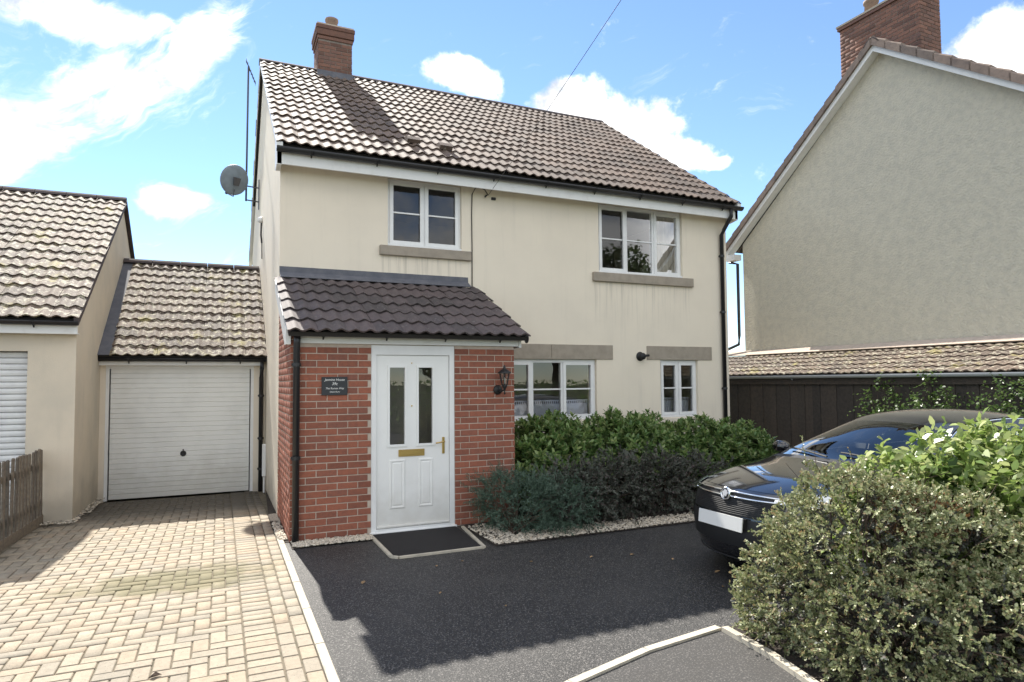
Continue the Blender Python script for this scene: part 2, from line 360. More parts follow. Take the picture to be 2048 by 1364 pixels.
    def build(s, name, material, parent=None, smooth=False): return link_mesh(name, s.mesh(name), material, parent, smooth)
def stuff_mesh(name, verts, k, material, parent, rnd=None, faces=None):
    """many small alike pieces as one mesh: verts (N*k,3), one k-gon each, or a template of faces"""
    verts = np.asarray(verts, dtype=np.float32).reshape(-1, 3); me = bpy.data.meshes.new(name)
    npieces = len(verts)//k
    tf = [tuple(range(k))] if faces is None else faces
    sizes = np.array([len(f) for f in tf]); flat = np.concatenate([np.array(f) for f in tf])
    loops = (flat[None, :] + (np.arange(npieces)*k)[:, None]).ravel()
    tot = np.tile(sizes, npieces); start = np.concatenate([[0], np.cumsum(tot)[:-1]])
    me.vertices.add(len(verts)); me.vertices.foreach_set('co', verts.ravel())
    me.loops.add(len(loops)); me.loops.foreach_set('vertex_index', loops.astype(np.int32))
    me.polygons.add(len(tot)); me.polygons.foreach_set('loop_start', start.astype(np.int32)); me.polygons.foreach_set('loop_total', tot.astype(np.int32))
    me.update(calc_edges=True)
    rv = rng.random(npieces) if rnd is None else rnd
    at = me.attributes.new('rnd', 'FLOAT', 'FACE'); at.data.foreach_set('value', np.repeat(rv, len(tf)).astype(np.float32))
    return link_mesh(name, me, material, parent)
def mesh_arrays(me):
    v = np.empty(len(me.vertices)*3, np.float32); me.vertices.foreach_get('co', v); return v.reshape(-1, 3), [tuple(p.vertices) for p in me.polygons]

def pieces(parent, name, me, mats4, limit=300, scale=None):
    """the pieces nearest the camera become objects of their own, the rest one joined part"""
    d = [((m4.translation - CAM).length, i) for i, m4 in enumerate(mats4)]; d.sort()
    near = {i for _, i in d[:limit]}
    for i in sorted(near):
        o = bpy.data.objects.new(name, me); COL.objects.link(o); o.matrix_basis = mats4[i]; setpar(o, parent)
    far = [mats4[i] for i in range(len(mats4)) if i not in near]
    if far:
        v, f = mesh_arrays(me); vh = np.c_[v, np.ones(len(v))]
        allv = np.concatenate([(vh @ np.array(m4).T)[:, :3] for m4 in far])
        o = stuff_mesh('remaining_'+name+'s', allv, len(v), me.materials[0], parent, faces=f); o['kind'] = 'stuff'

def m4_from(o, ex, ey, ez, sx=1.0, sy=1.0, sz=1.0):
    ex, ey, ez = ex*sx, ey*sy, ez*sz
    return Matrix(((ex.x, ey.x, ez.x, o.x), (ex.y, ey.y, ez.y, o.y), (ex.z, ey.z, ez.z, o.z), (0, 0, 0, 1)))

# ---- roof tiles
def tile_mesh(name, material, length=.42, rolls=2, amp=.030, tw=.30):
    n = 6*rolls; xs = [(-.5 + i/n)*tw for i in range(n+1)]
    h = [amp*(0.5*(1-math.cos(2*math.pi*(i/6.0))))**1.3 for i in range(n+1)]
    lift = .026
    v = [(x, 0, hh+lift) for x, hh in zip(xs, h)] + [(x, length, hh*.9) for x, hh in zip(xs, h)] + [(x, .004, hh+lift-.019) for x, hh in zip(xs, h)] + [(x, 0, hh+lift) for x, hh in zip(xs, h)]
    k = n+1
    f = [(i, i+1, k+i+1, k+i) for i in range(n)] + [(2*k+i, 2*k+i+1, 3*k+i+1, 3*k+i) for i in range(n)]
    me = bpy.data.meshes.new(name); me.from_pydata(v, [], f); me.materials.append(material); me.update()
    me.polygons.foreach_set('use_smooth', [True]*n + [False]*n)
    return me
def tile_roof(parent, o, ex, ey, width, length, me, rows=None, limit=300, gauge=.343, skip=None, jit=1.3, tw=.30):
    ex = Vector(ex).normalized(); ey = Vector(ey).normalized(); ez = ex.cross(ey).normalized(); o = Vector(o)
    rows = rows or max(1, round(length/gauge)); g = length/rows; cols = max(1, round(width/tw)); w = width/cols
    ms = []
    for r in range(rows):
        sl = 1.0 if r < rows-1 else (g/.42)
        for c in range(cols):
            x = (c+.5)*w; y = r*g
            if skip and skip(x, y): continue
            p = o + ex*(x + random.gauss(0, .002*jit)) + ey*(y + random.gauss(0, .004*jit)) + ez*(random.random()*.004*jit)
            a = random.gauss(0, .006*jit); e1 = ex*math.cos(a) + ey*math.sin(a); e2 = ez.cross(e1)
            b = random.gauss(0, .004*jit); e3 = ez*math.cos(b) + e2*math.sin(b); e2 = e3.cross(e1)
            ms.append(m4_from(p, e1, e2, e3, w/tw, sl, 1))
    pieces(parent, 'roof_tile', me, ms, limit)
def ridge_tiles(parent, a, b, r=.105, seg=.45, material=None, drop=.7):
    a = Vector(a); b = Vector(b); L = (b-a).length; n = max(1, round(L/seg)); d = (b-a)/n; u = d.normalized(); s_ = u.cross(Vector((0, 0, 1)))
    prof = [(-r*1.15, -r*drop), (-r*.75, -r*.25), (-r*.3, r*.1), (r*.3, r*.1), (r*.75, -r*.25), (r*1.15, -r*drop)]
    for i in range(n):
        m = MB(); p = a + d*i; q = a + d*(i+1) - u*.008
        v = [p + s_*x + Vector((0, 0, z)) for x, z in prof] + [q + s_*x + Vector((0, 0, z)) for x, z in prof]
        v += [p + s_*x*.86 + Vector((0, 0, z-.02)) for x, z in prof] + [q + s_*x*.86 + Vector((0, 0, z-.02)) for x, z in prof]
        k = len(prof)
        f = [(j, j+1, k+j+1, k+j) for j in range(k-1)] + [(2*k+j, 2*k+j+1, j+1, j) for j in range(k-1)] + [(k+j, k+j+1, 3*k+j+1, 3*k+j) for j in range(k-1)]
        m.add(v, f).build('ridge_tile', material or M['ridge'], parent)
def gutter(parent, a, b, r=.058, brackets=None, material=None, name='gutter', depth=Vector((0, -1, 0))):
    a = Vector(a); b = Vector(b); n = 10; d = (b-a).normalized(); o = depth.normalized(); m = MB(); v = []
    for p in (a, b):
        for rad in (r, r*.86):
            for i in range(n+1):
                t = math.pi*i/n; v.append(p + o*math.cos(t)*rad + Vector((0, 0, -math.sin(t)*rad)))
    k = n+1
    f = [(i, i+1, 2*k+i+1, 2*k+i) for i in range(n)] + [(k+i, 3*k+i, 3*k+i+1, k+i+1) for i in range(n)]
    f += [(0, 2*k, 3*k, k), (n, k+n, 3*k+n, 2*k+n)]
    f += [tuple(range(k)), tuple(range(2*k, 3*k))[::-1]]
    g = m.add(v, f).build(name, material or M['black'], parent, True)
    L = (b-a).length; nb = brackets if brackets is not None else max(2, int(L/.9))
    for i in range(nb):
        p = a + d*(L*(i+.5)/nb); mm = MB(); rad = r+.006
        pts = [(math.cos(math.pi*j/8)*rad, -math.sin(math.pi*j/8)*rad) for j in range(9)]
        v = []
        for s_ in (-.014, .014):
            for (c, z) in pts: v.append(p + d*s_ + o*c + Vector((0, 0, z)))
        mm.add(v, [(j, j+1, 9+j+1, 9+j) for j in range(8)])
        mm.tube([p + Vector((0, 0, -rad)), p + Vector((0, 0, -rad-.022)) + o*-.02], .010, 5)
        mm.build('gutter_bracket', material or M['black'], g)
    return g
def downpipe(parent, pts, r=.034, clips=(), wall=Vector((0, 1, 0))):
    p = MB().tube(pts, r, 12).build('downpipe', M['black'], parent, True)
    for c in clips:
        c = Vector(c); MB().lathe([(r+.002, -.02), (r+.010, -.02), (r+.010, .02), (r+.002, .02)], c, n=12).tube([c + wall*.02 - Vector((.05, 0, 0)), c + wall*.02 + Vector((.05, 0, 0))], .012, 6).build('pipe_clip', M['black'], p)
    return p
def wall_open(x0, x1, z0, z1, y, th, ops):
    """wall parallel to x with rectangular openings [x0,x1,z0,z1], its front face at y"""
    m = MB(); xs = sorted({x0, x1, *[o[0] for o in ops], *[o[1] for o in ops]}); zs = sorted({z0, z1, *[o[2] for o in ops], *[o[3] for o in ops]})
    for i in range(len(xs)-1):
        for j in range(len(zs)-1):
            cx, cz = (xs[i]+xs[i+1])/2, (zs[j]+zs[j+1])/2
            if any(o[0] < cx < o[1] and o[2] < cz < o[3] for o in ops): continue
            for yy, fl in ((y, 0), (y+th, 1)):
                q = [(xs[i], yy, zs[j]), (xs[i+1], yy, zs[j]), (xs[i+1], yy, zs[j+1]), (xs[i], yy, zs[j+1])]
                m.add(q[::-1] if fl else q, [(0, 1, 2, 3)])
    for (a, b, c, d) in ops:
        m.add([(a, y, c), (a, y+th, c), (a, y+th, d), (a, y, d)], [(0, 1, 2, 3)]); m.add([(b, y, c), (b, y, d), (b, y+th, d), (b, y+th, c)], [(0, 1, 2, 3)])
        m.add([(a, y, d), (a, y+th, d), (b, y+th, d), (b, y, d)], [(0, 1, 2, 3)]); m.add([(a, y, c), (b, y, c), (b, y+th, c), (a, y+th, c)], [(0, 1, 2, 3)])
    m.add([(x0, y, z0), (x0, y, z1), (x0, y+th, z1), (x0, y+th, z0)], [(0, 1, 2, 3)]); m.add([(x1, y, z0), (x1, y+th, z0), (x1, y+th, z1), (x1, y, z1)], [(0, 1, 2, 3)])
    m.add([(x0, y, z1), (x1, y, z1), (x1, y+th, z1), (x0, y+th, z1)], [(0, 1, 2, 3)])
    me = bpy.data.meshes.new('wall'); me.from_pydata(m.v, [], m.f); me.update()
    return me
def brick_mesh(L=.215, H=.065, D=.03):
    c = .0035
    v = [(0, D, 0), (L, D, 0), (L, D, H), (0, D, H), (0, c, 0), (L, c, 0), (L, c, H), (0, c, H), (c, 0, c), (L-c, 0, c), (L-c, 0, H-c), (c, 0, H-c)]
    f = [(8, 9, 10, 11), (4, 5, 9, 8), (5, 6, 10, 9), (6, 7, 11, 10), (7, 4, 8, 11), (0, 1, 5, 4), (1, 2, 6, 5), (2, 3, 7, 6), (3, 0, 4, 7)]
    me = bpy.data.meshes.new('brick'); me.from_pydata(v, [], f); me.materials.append(M['brick']); me.update(); return me
BR = brick_mesh()
M['brick_old'] = mat('old_brown_brick', (.20, .105, .078), .9, (.15, .085, .068), 20, rnd=[(.7, .7, .7), (1.05, 1, .95), (1.3, 1.2, 1.1), (.9, .95, 1.0)], bump=.5, bscale=160, bdist=.004)
BRO = BR.copy(); BRO.materials.clear(); BRO.materials.append(M['brick_old'])
M['mortar_old'] = mat('grey_mortar', (.26, .22, .19), .95, (.19, .165, .145), 12, bump=.5, bscale=200, bdist=.003)
def brick_face(o, ex, width, z0, z1, course=.075, offset=0.0, pitch=.225):
    """matrices for bricks in stretcher bond on a face whose outward normal is ex x z turned out; o = lower left, ex = along"""
    ex = Vector(ex).normalized(); ez = Vector((0, 0, 1)); ey = ez.cross(ex); ms = []
    n = int(round((z1-z0)/course))
    for r in range(n):
        x = -((offset + (r % 2)*pitch/2) % pitch)
        while x < width-.02:
            a, b = max(x, 0), min(x+.215, width)
            if b-a > .03:
                p = Vector(o) + ex*a + ez*(r*course + .005) + ey*random.gauss(0, .0012)
                ms.append(m4_from(p, ex, ey, ez, (b-a)/.215, 1, (course-.010)/.065))
            x += pitch
    return ms

def gz(y): return -.025*max(0.0, y)

# ================================================================== THE SETTING
def sheet(name, pts, z, material, kind='structure', parent=None):
    m = MB(); m.add([(x, y, z) for x, y in pts], [tuple(range(len(pts)))])
    me = bpy.data.meshes.new(name); me.from_pydata(m.v, [], m.f); me.materials.append(material); me.update()
    o = link_mesh(name, me, None, parent); tag(o, kind=kind); return o
g = sheet('ground', [(-400, -400), (400, -400), (400, 400), (-400, 400)], -.12, M['grass'])
sheet('forecourt', [(-.045, -6.6), (.05, -6.40), (.6, -5.97), (1.14, -5.72), (1.79, -5.53), (2.46, -5.43), (9.2, -5.3), (9.2, 0.0), (-.045, 0.0)], -.004, M['tarmac'])
sheet('footway', [(-14, -9.6), (30, -9.6), (30, -5.3), (-.06, -5.3), (-.06, -6.6), (-14, -6.6)], -.010, M['tarmac2'])
sheet('road', [(-60, -17), (60, -17), (60, -9.75), (-60, -9.75)], -.10, M['road'])
k = MB(); k.cbox(-40, 40, -9.75, -9.6, -.2, 0, .01); tag(k.build('kerb', M['kerb']), kind='structure')
sheet('far_verge', [(-60, -60), (60, -60), (60, -17.2), (-60, -17.2)], -.06, M['grass'])
# drive: bed of sand with block pavers
m = MB(); m.add([(-2.85, -6.6, -.012), (-.11, -6.6, -.012), (-.11, 0, -.012), (-2.85, 0, -.012), (-.02, 2.58, gz(2.58)-.012), (-2.85, 2.58, gz(2.58)-.012), (-.02, 0, -.012)], [(0, 1, 2, 3), (3, 2, 6, 4, 5)])
drive = m.build('driveway', M['sand']); tag(drive, kind='structure')
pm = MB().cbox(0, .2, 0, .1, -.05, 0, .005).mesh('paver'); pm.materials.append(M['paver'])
pav = []
def put_paver(x, y, horiz, w=.2, h=.1):
    """lower left corner x,y, size w,h"""
    gap = .0045; z = gz(y+h/2) + random.gauss(0, .0012) - .0005; sl = -.025 if y > 0 else 0
    ex, ey = Vector((1, 0, random.gauss(0, .004))), Vector((0, 1, sl + random.gauss(0, .006)))
    if horiz: mm = m4_from(Vector((x+gap, y+gap, z)), ex, ey, Vector((0, 0, 1)), (w-2*gap)/.2, (h-2*gap)/.1)
    else: mm = m4_from(Vector((x+w-gap, y+gap, z)), ey, -ex, Vector((0, 0, 1)), (h-2*gap)/.2, (w-2*gap)/.1)
    pav.append(mm)
y = -6.6
i = 0
while y < 2.5:
    put_paver(-.213, y+.03, False, .103, .203); put_paver(-.318, y+.11, False, .103, .203); y += .205
y = -6.6
while y < 2.5: put_paver(-.525, y, True, .205, .104); y += .1045
U = .1035; X1 = -.527; X0 = -2.72
nx = int((X1-X0)/U); ny = int((2.55+6.6)/U)
for ix in range(-nx-1, 0):
    for iy in range(ny):
        t = (ix-iy) % 4
        x, y = X1 + ix*U, -6.6 + iy*U
        if t == 0:
            w = 2*U if ix+1 < 0 else U
            if x > X0-.02: put_paver(x, y, True, w, U)
        elif t == 3 and iy+1 < ny and x > X0-.02: put_paver(x, y, False, U, 2*U)
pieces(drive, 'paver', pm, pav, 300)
# edging strips
for i in range(8):
    a = -.95 - i*.72
    tag(MB().cbox(-.108, -.048, a-.715, a, -.10, .012, .006).build('edging_strip', M['kerb']), kind='structure')
ed = [(0.0, -6.42), (.25, -6.19), (.6, -5.95), (1.14, -5.70), (1.79, -5.51), (2.46, -5.41)]
for (a, b) in zip(ed[:-1], ed[1:]):
    a = Vector((*a, -.1)); b = Vector((*b, -.1)); d = (b-a).normalized(); s_ = Vector((-d.y, d.x, 0))*.028
    tag(MB().prism([a-s_, b-s_-d*.004, b+s_-d*.004, a+s_], (0, 0, .106)).build('edging_strip', M['kerb']), kind='structure')
ed2 = [(2.47, -5.46), (2.43, -5.9), (2.30, -6.5), (2.20, -7.2)]
for (a, b) in zip(ed2[:-1], ed2[1:]):
    a = Vector((*a, -.1)); b = Vector((*b, -.1)); d = (b-a).normalized(); s_ = Vector((-d.y, d.x, 0))*.026
    tag(MB().prism([a-s_, b-s_-d*.004, b+s_-d*.004, a+s_], (0, 0, .12)).build('edging_strip', M['kerb']), kind='structure')
# planting beds
sheet('flower_bed', [(1.93, -2.72), (7.9, -2.70), (7.9, 0.0), (2.66, 0.0), (2.66, -1.6), (1.93, -1.63)], .006, M['soil'])
sheet('roadside_bed', [(2.50, -5.44), (12, -5.44), (12, -9), (2.1, -9), (2.20, -7.2), (2.33, -6.5), (2.46, -5.9)], .004, M['soil'])
sheet('gravel_margin', [(0.0, -1.92), (.86, -1.86), (.86, -1.6), (0.0, -1.6)], .003, M['soil'])
sheet('side_margin', [(-.108, -1.55), (0, -1.6), (0, 0), (-.01, 2.3), (-.108, 0.0)], .001, M['soil'])
sheet('neighbour_garden', [(-9, -6.6), (-2.83, -6.6), (-2.83, .76), (-2.72, .76), (-2.36, 2.6), (-9, 2.6)], .02, M['soil'])
# ramp mat at the door with pale frame
sheet('door_ramp', [(.86, -2.66), (1.80, -2.66), (1.86, -1.63), (.86, -1.63)], .0035, M['mat'])
for a, b in [((.85, -1.66), (.85, -2.66)), ((.85, -2.66), (.91, -2.72)), ((.91, -2.72), (1.80, -2.71)), ((1.80, -2.71), (1.92, -1.72))]:
    a = Vector((*a, -.05)); b = Vector((*b, -.05)); d = (b-a).normalized(); s_ = Vector((-d.y, d.x, 0))*.018
    tag(MB().prism([a-s_, b-s_-d*.003, b+s_-d*.003, a+s_], (0, 0, .066)).build('edging_strip', M['kerb']), kind='structure')
# pebbles
def pebbles(name, regions, n, label):
    ico = []; V = np.array([(0, 0, 1), (.9, 0, 0), (.28, .86, 0), (-.73, .53, 0), (-.73, -.53, 0), (.28, -.86, 0), (0, 0, -.8)])
    F = [(0, 1, 2), (0, 2, 3), (0, 3, 4), (0, 4, 5), (0, 5, 1), (6, 2, 1), (6, 3, 2), (6, 4, 3), (6, 5, 4), (6, 1, 5)]
    out = []; area = [r_[4] for r_ in regions]; tot = sum(area)
    for r_, a in zip(regions, area):
        k_ = int(n*a/tot); x = rng.uniform(r_[0], r_[1], k_); y = r_[2] + (r_[3]-r_[2])*rng.beta(1.2, 1.6, k_)
        s_ = rng.uniform(.008, .02, k_); th = rng.uniform(0, 6.28, k_); zz = rng.uniform(.5, .8, k_)
        rx = (V[None, :, 0]*np.cos(th)[:, None] - V[None, :, 1]*np.sin(th)[:, None])*s_[:, None]*1.2
        ry = (V[None, :, 0]*np.sin(th)[:, None] + V[None, :, 1]*np.cos(th)[:, None])*s_[:, None]
        rz = V[None, :, 2]*s_[:, None]*zz[:, None]
        out.append(np.stack([x[:, None]+rx, y[:, None]+ry, .008 + s_[:, None]*.4 + rz], -1).reshape(-1, 3))
    o = stuff_mesh(name, np.concatenate(out), 7, M['pebble'], None, faces=F); tag(o, label, 'gravel', kind='stuff')
pebbles('gravel', [(1.95, 5.2, -2.69, -2.25, 1.2), (.02, .84, -1.9, -1.63, .45), (-.1, -.01, -1.5, -.5, .1), (1.95, 2.4, -2.3, -1.7, .15)], 5200, 'pale pebbles along the front of the flower bed and porch')
pebbles('rubble', [(-2.7, -2.3, .55, 1.3, .3), (-2.4, -2.25, 1.2, 2.5, .2)], 420, 'loose grey stones at the foot of the neighbouring wall')

# ================================================================== THE HOUSE
HW, HD = 7.588, 8.39
house = thing('house', (0, 0, 0), 'cream rendered two storey house with brown tiled roof and red brick porch', 'house')
OPS = {'a': (1.441, 2.548, 3.632, 4.608), 'b': (4.911, 6.608, 3.465, 4.608), 'l': (3.15, 4.840, 1.085, 2.043), 'c': (6.0945, 6.8895, 1.07, 2.043)}
link_mesh('wall', wall_open(0, HW, -.1, 4.86, 0, .28, list(OPS.values())), M['render'], house)
def gable_poly(x): return [(x, .28, -.1), (x, HD, -.1), (x, HD, 4.90), (x, HD/2, 7.80), (x, .28, 5.07), ]
MB().prism(gable_poly(0), (.28, 0, 0)).build('wall', M['render'], house)
MB().prism(gable_poly(HW), (-.28, 0, 0)).build('wall', M['render'], house)
MB().box(.28, HW-.28, HD-.28, HD, -.1, 4.9).build('wall', M['render'], house)
MB().box(.28, HW-.28, .28, HD-.28, 2.40, 2.60).build('floor_slab', M['inner'], house)
MB().box(.28, HW-.28, .28, HD-.28, 4.80, 4.86).build('ceiling', M['inner'], house)
MB().box(.28, HW-.28, 3.2, 3.3, 0, 4.8).build('partition', M['inner'], house)
# roof
EY, EZ, RY, RZ = -.33, 4.775, 4.194, 7.944
rx0, rx1 = -.075, 7.655
up = Vector((0, RY-EY, RZ-EZ)).normalized(); nrm = Vector((1, 0, 0)).cross(up)
def slab(x0, x1, y0, z0, y1, z1, th):
    n = Vector((0, -(z1-z0), (y1-y0))).normalized()
    if n.z < 0: n = -n
    return MB().prism([(x0, y0, z0), (x1, y0, z0), (x1, y1, z1), (x0, y1, z1)], -n*th)
rm = slab(rx0+.02, rx1-.02, EY+.06, EZ+.02, RY, RZ-.005, .06)
b2 = slab(rx0+.02, rx1-.02, 2*RY-EY, EZ, RY, RZ-.005, .06); rm.add(b2.v, b2.f)
roof = rm.build('roof', M['deck'], house)
T1 = tile_mesh('roof_tile', M['tile'])
tile_roof(roof, (rx0, EY, EZ), (1, 0, 0), up, rx1-rx0, (Vector((0, RY, RZ))-Vector((0, EY, EZ))).length, T1, rows=16)
upb = Vector((0, -(RY-EY), RZ-EZ)).normalized()
tb = []; 
tile_roof(roof, (rx1, 2*RY-EY, EZ), (-1, 0, 0), upb, rx1-rx0, 5.5, T1, rows=16, limit=0)
ridge_tiles(roof, (rx0-.01, RY, RZ+.035), (rx1+.01, RY, RZ+.035))
# verge mortar strips
for x, s_ in ((rx0, 1), (rx1, -1)):
    for (ya, yb) in ((EY, RY), (2*RY-EY, RY)):
        p0 = Vector((x, ya, EZ-.0)); p1 = Vector((x, yb, RZ)); d = Vector((s_*.075, 0, 0))
        MB().prism([p0+Vector((s_*.004, 0, .02)), p1+Vector((s_*.004, 0, .02)), p1+Vector((s_*.004, 0, -.075)), p0+Vector((s_*.004, 0, -.075))], d).build('verge_board', M['fascia'], roof)
MB().cbox(-.06, HW+.06, -.245, -.22, 4.535, 4.755, .003).build('fascia', M['fascia'], house)
MB().box(-.06, HW+.06, -.22, -.002, 4.622, 4.632).build('soffit', M['fascia'], house)
for x in (-.063, HW+.063):
    s_ = 1 if x < 0 else -1
    MB().prism([(x, -.245, 4.53), (x, -.245, 4.78), (x, .05, 4.97), (x, .05, 4.53), (x, -.05, 4.50)], (s_*.06, 0, 0)).build('eaves_end', M['fascia'], house)
gutter(house, (-.07, -.305, 4.735), (HW+.10, -.305, 4.735), .060, 9)
downpipe(house, [(7.44, -.305, 4.69), (7.44, -.305, 4.56), (7.44, -.12, 4.36), (7.44, -.055, 4.28), (7.44, -.05, .02)], .036, [(7.44, -.05, 3.9), (7.44, -.05, 2.9), (7.44, -.05, 1.55), (7.44, -.05, .6)])
# chimney
ch = MB().box(.985, 1.625, 3.87, 4.52, 7.2, 8.46).build('chimney', M['mortar_old'], house)
cm = brick_face((.985, 3.862, 7.45), (1, 0, 0), .64, 7.45, 8.45) + brick_face((.977, 4.52, 7.45), (0, -1, 0), .65, 7.45, 8.45, offset=.1) + brick_face((1.633, 3.87, 7.45), (0, 1, 0), .65, 7.45, 8.45, offset=.1)
pieces(ch, 'brick', BRO, cm, 300)
for i, (e, z0, z1) in enumerate([(.022, 8.46, 8.53), (.045, 8.535, 8.66), (.055, 8.662, 8.74)]):
    MB().cbox(.985-e, 1.625+e, 3.87-e, 4.52+e, z0, z1, .006).build('corbel_course', M['brick_old'], ch)
MB().prism([(.95, 3.83, 8.742), (1.66, 3.83, 8.742), (1.66, 4.56, 8.742), (.95, 4.56, 8.742)], (0, 0, .03)).build('mortar_flaunching', M['mortar'], ch)
MB().lathe([(.0, 0), (.125, 0), (.112, .20), (.132, .21), (.132, .25), (.11, .255), (.10, .02)], (1.27, 4.12, 8.77)).build('chimney_pot', M['terracotta'], ch, True)
MB().prism([(.96, 3.845, 7.66), (1.65, 3.845, 7.66), (1.65, 3.86, 7.84), (.96, 3.86, 7.84)], (0, .012, .0)).build('flashing', M['lead'], ch)
# roof vents (two small tiles with a hood)
for (x, t) in ((1.90, .80), (2.38, .70)):
    p = Vector((x, EY, EZ)) + up*t + nrm*.045
    a = MB(); w = .10
    v = [p + Vector((s_*w, 0, 0)) + up*q + nrm*h for (q, h) in ((0, .0), (-.01, .06), (.10, .07), (.24, .0)) for s_ in (-1, 1)]
    a.add(v, [(0, 1, 3, 2), (2, 3, 5, 4), (4, 5, 7, 6), (0, 2, 4, 6), (1, 7, 5, 3)]).build('roof_vent', M['tile'], roof)
# sills and lintels
for x0, x1, z0, z1 in ((1.321, 2.684, 3.490, 3.628), (4.783, 6.802, 3.312, 3.462)): MB().cbox(x0, x1, -.055, .10, z0, z1, .008).build('sill', M['stone'], house)
for x0, x1 in ((2.85, 4.015), (4.021, 5.149), (5.819, 7.198)): MB().cbox(x0, x1, -.014, .06, 2.045, 2.278, .004).build('lintel', M['stone'], house)
for key in ('l', 'c'):
    o = OPS[key]; MB().cbox(o[0]-.06, o[1]+.06, -.045, .10, o[2]-.09, o[2]-.002, .008).build('sill', M['render'], house)
# windows: frame > pane, bar, sash
def window(parent, op, lights, bar=True, y=.05):
    x0, x1, z0, z1 = op; F = .052; m = MB(); e = .003
    m.box(x0+e, x1-e, y, y+.065, z0+e, z0+F); m.box(x0+e, x1-e, y, y+.065, z1-F, z1-e)
    m.box(x0+e, x0+F, y, y+.065, z0+F, z1-F); m.box(x1-F, x1-e, y, y+.065, z0+F, z1-F)
    for a in lights[1:]: m.box(a[0]-.026, a[0]+.026, y, y+.065, z0+F, z1-F)
    w = m.build('window', M['white'], parent)
    MB().cbox(x0-.0, x1+.0, y-.045, y-.002, z0+.002, z0+.034, .004).build('window_sill', M['white'], w)
    n = len(lights)
    for i, (a, opens) in enumerate(lights):
        b = lights[i+1][0]-.026 if i+1 < n else x1-F
        a = a+.026 if i > 0 else x0+F
        c, d = z0+F, z1-F
        if opens:
            s_ = MB(); q = .050; yy = y-.016
            a_, b_, c_, d_ = a-.014, b+.014, c-.012, d+.014
            s_.box(a_, b_, yy, y-.001, c_, c_+q); s_.box(a_, b_, yy, y-.001, d_-q, d_); s_.box(a_, a_+q, yy, y-.001, c_+q, d_-q); s_.box(b_-q, b_, yy, y-.001, c_+q, d_-q)
            s_.box(a, a+.03, y, y+.05, c, d); s_.box(b-.03, b, y, y+.05, c, d); s_.box(a+.03, b-.03, y, y+.05, c, c+.03); s_.box(a+.03, b-.03, y, y+.05, d-.03, d)
            s_.build('sash', M['white'], w); a, b, c, d = a+.034, b-.034, c+.034, d-.034
            pin = .0
        tl = random.uniform(-.0012, .0012)
        MB().add([(a, y+.022+tl, c), (b, y+.022-tl, c), (b, y+.022-tl*1.5, d), (a, y+.022+tl, d)], [(0, 1, 2, 3)]).build('pane', M['pane'], w)
        if bar: zb = (z0+z1)/2 + .01; MB().cbox(a, b, y+.004, y+.020, zb-.012, zb+.012, .003).build('glazing_bar', M['white'], w)
    return w
wa = window(house, OPS['a'], [(1.49, True), (1.985, True)])
wb = window(house, OPS['b'], [(4.96, True), (5.476, False), (6.031, True)])
wl = window(house, OPS['l'], [(3.2, True), (3.70, False), (4.235, True)])
wc = window(house, OPS['c'], [(6.1, True), (6.492, True)])
def wavy(name, parent, x0, x1, z0, z1, y, amp, waves, material, n=60):
    xs = np.linspace(x0, x1, n); m = MB()
    v = [(x, y + amp*math.sin(waves*2*math.pi*(x-x0)/(x1-x0)) + .3*amp*math.sin(5.3*x*7), z) for z in (z0, z1) for x in xs]
    m.add(v, [(i, i+1, n+i+1, n+i) for i in range(n-1)]); return m.build(name, material, parent, True)
wavy('curtain', wb, 6.12, 6.70, 3.3, 4.66, .26, .028, 6, M['curtain']); wavy('curtain', wb, 4.80, 4.93, 3.3, 4.66, .26, .02, 2, M['curtain'])
for w_, o in ((wl, OPS['l']), (wc, OPS['c'])):
    zt = 1.345; wavy('net_curtain', w_, o[0]+.06, o[1]-.06, o[2], zt, .20, .008, int((o[1]-o[0])*16), M['net'])
    hd = MB(); n = int((o[1]-o[0])/.036)
    for i in range(n):
        x = o[0]+.06 + i*.036; hd.box(x, x+.016, .197, .200, zt, zt+.038)
    hd.box(o[0]+.06, o[1]-.06, .196, .201, zt+.038, zt+.056); hd.build('curtain_heading', M['net'], w_)

# ---- porch
PY, PW = -1.6206, 2.649
DX0, DX1, DZ = .8722, 1.8638, 2.128
pw = MB(); e = .006
pw.box(e, DX0-.003, PY+e, PY+.11, -.1, 2.2); pw.box(DX1+.003, PW-e, PY+e, PY+.11, -.1, 2.2); pw.box(DX0-.003, DX1+.003, PY+.02, PY+.11, DZ+.002, 2.2)
pw.prism([(e, PY+.11, -.1), (e, -.001, -.1), (e, -.001, 2.98), (e, PY+.11, 2.24)], (.1, 0, 0))
pw.prism([(PW-e, PY+.11, -.1), (PW-e, -.001, -.1), (PW-e, -.001, 2.98), (PW-e, PY+.11, 2.24)], (-.1, 0, 0))
porch = pw.build('porch_wall', M['mortar'], house)
fb = brick_face((0, PY, 0), (1, 0, 0), DX0-.004, 0, 2.12, offset=.06) + brick_face((DX1+.004, PY, 0), (1, 0, 0), PW-DX1-.004, 0, 2.12, offset=.15)
sb = []
for m4 in brick_face((0, -.01, 0), (0, -1, 0), -PY-.015, 0, 2.92, offset=.03): 
    if m4.translation.z + .07 < 2.24 + (m4.translation.y - PY)*.45: sb.append(m4)
for m4 in brick_face((PW, PY+.01, 0), (0, 1, 0), -PY-.015, 0, 2.92, offset=.03):
    if m4.translation.z + .07 < 2.24 + (m4.translation.y - PY)*.45: sb.append(m4)
pieces(porch, 'brick', BR, fb, 300)
v, f = mesh_arrays(BR); vh = np.c_[v, np.ones(len(v))]
o = stuff_mesh('side_bricks', np.concatenate([(vh @ np.array(m4).T)[:, :3] for m4 in sb]), len(v), M['brick'], porch, faces=f); o['kind'] = 'stuff'
pEY, pEZ, pRZ = -1.86, 2.235, 3.115
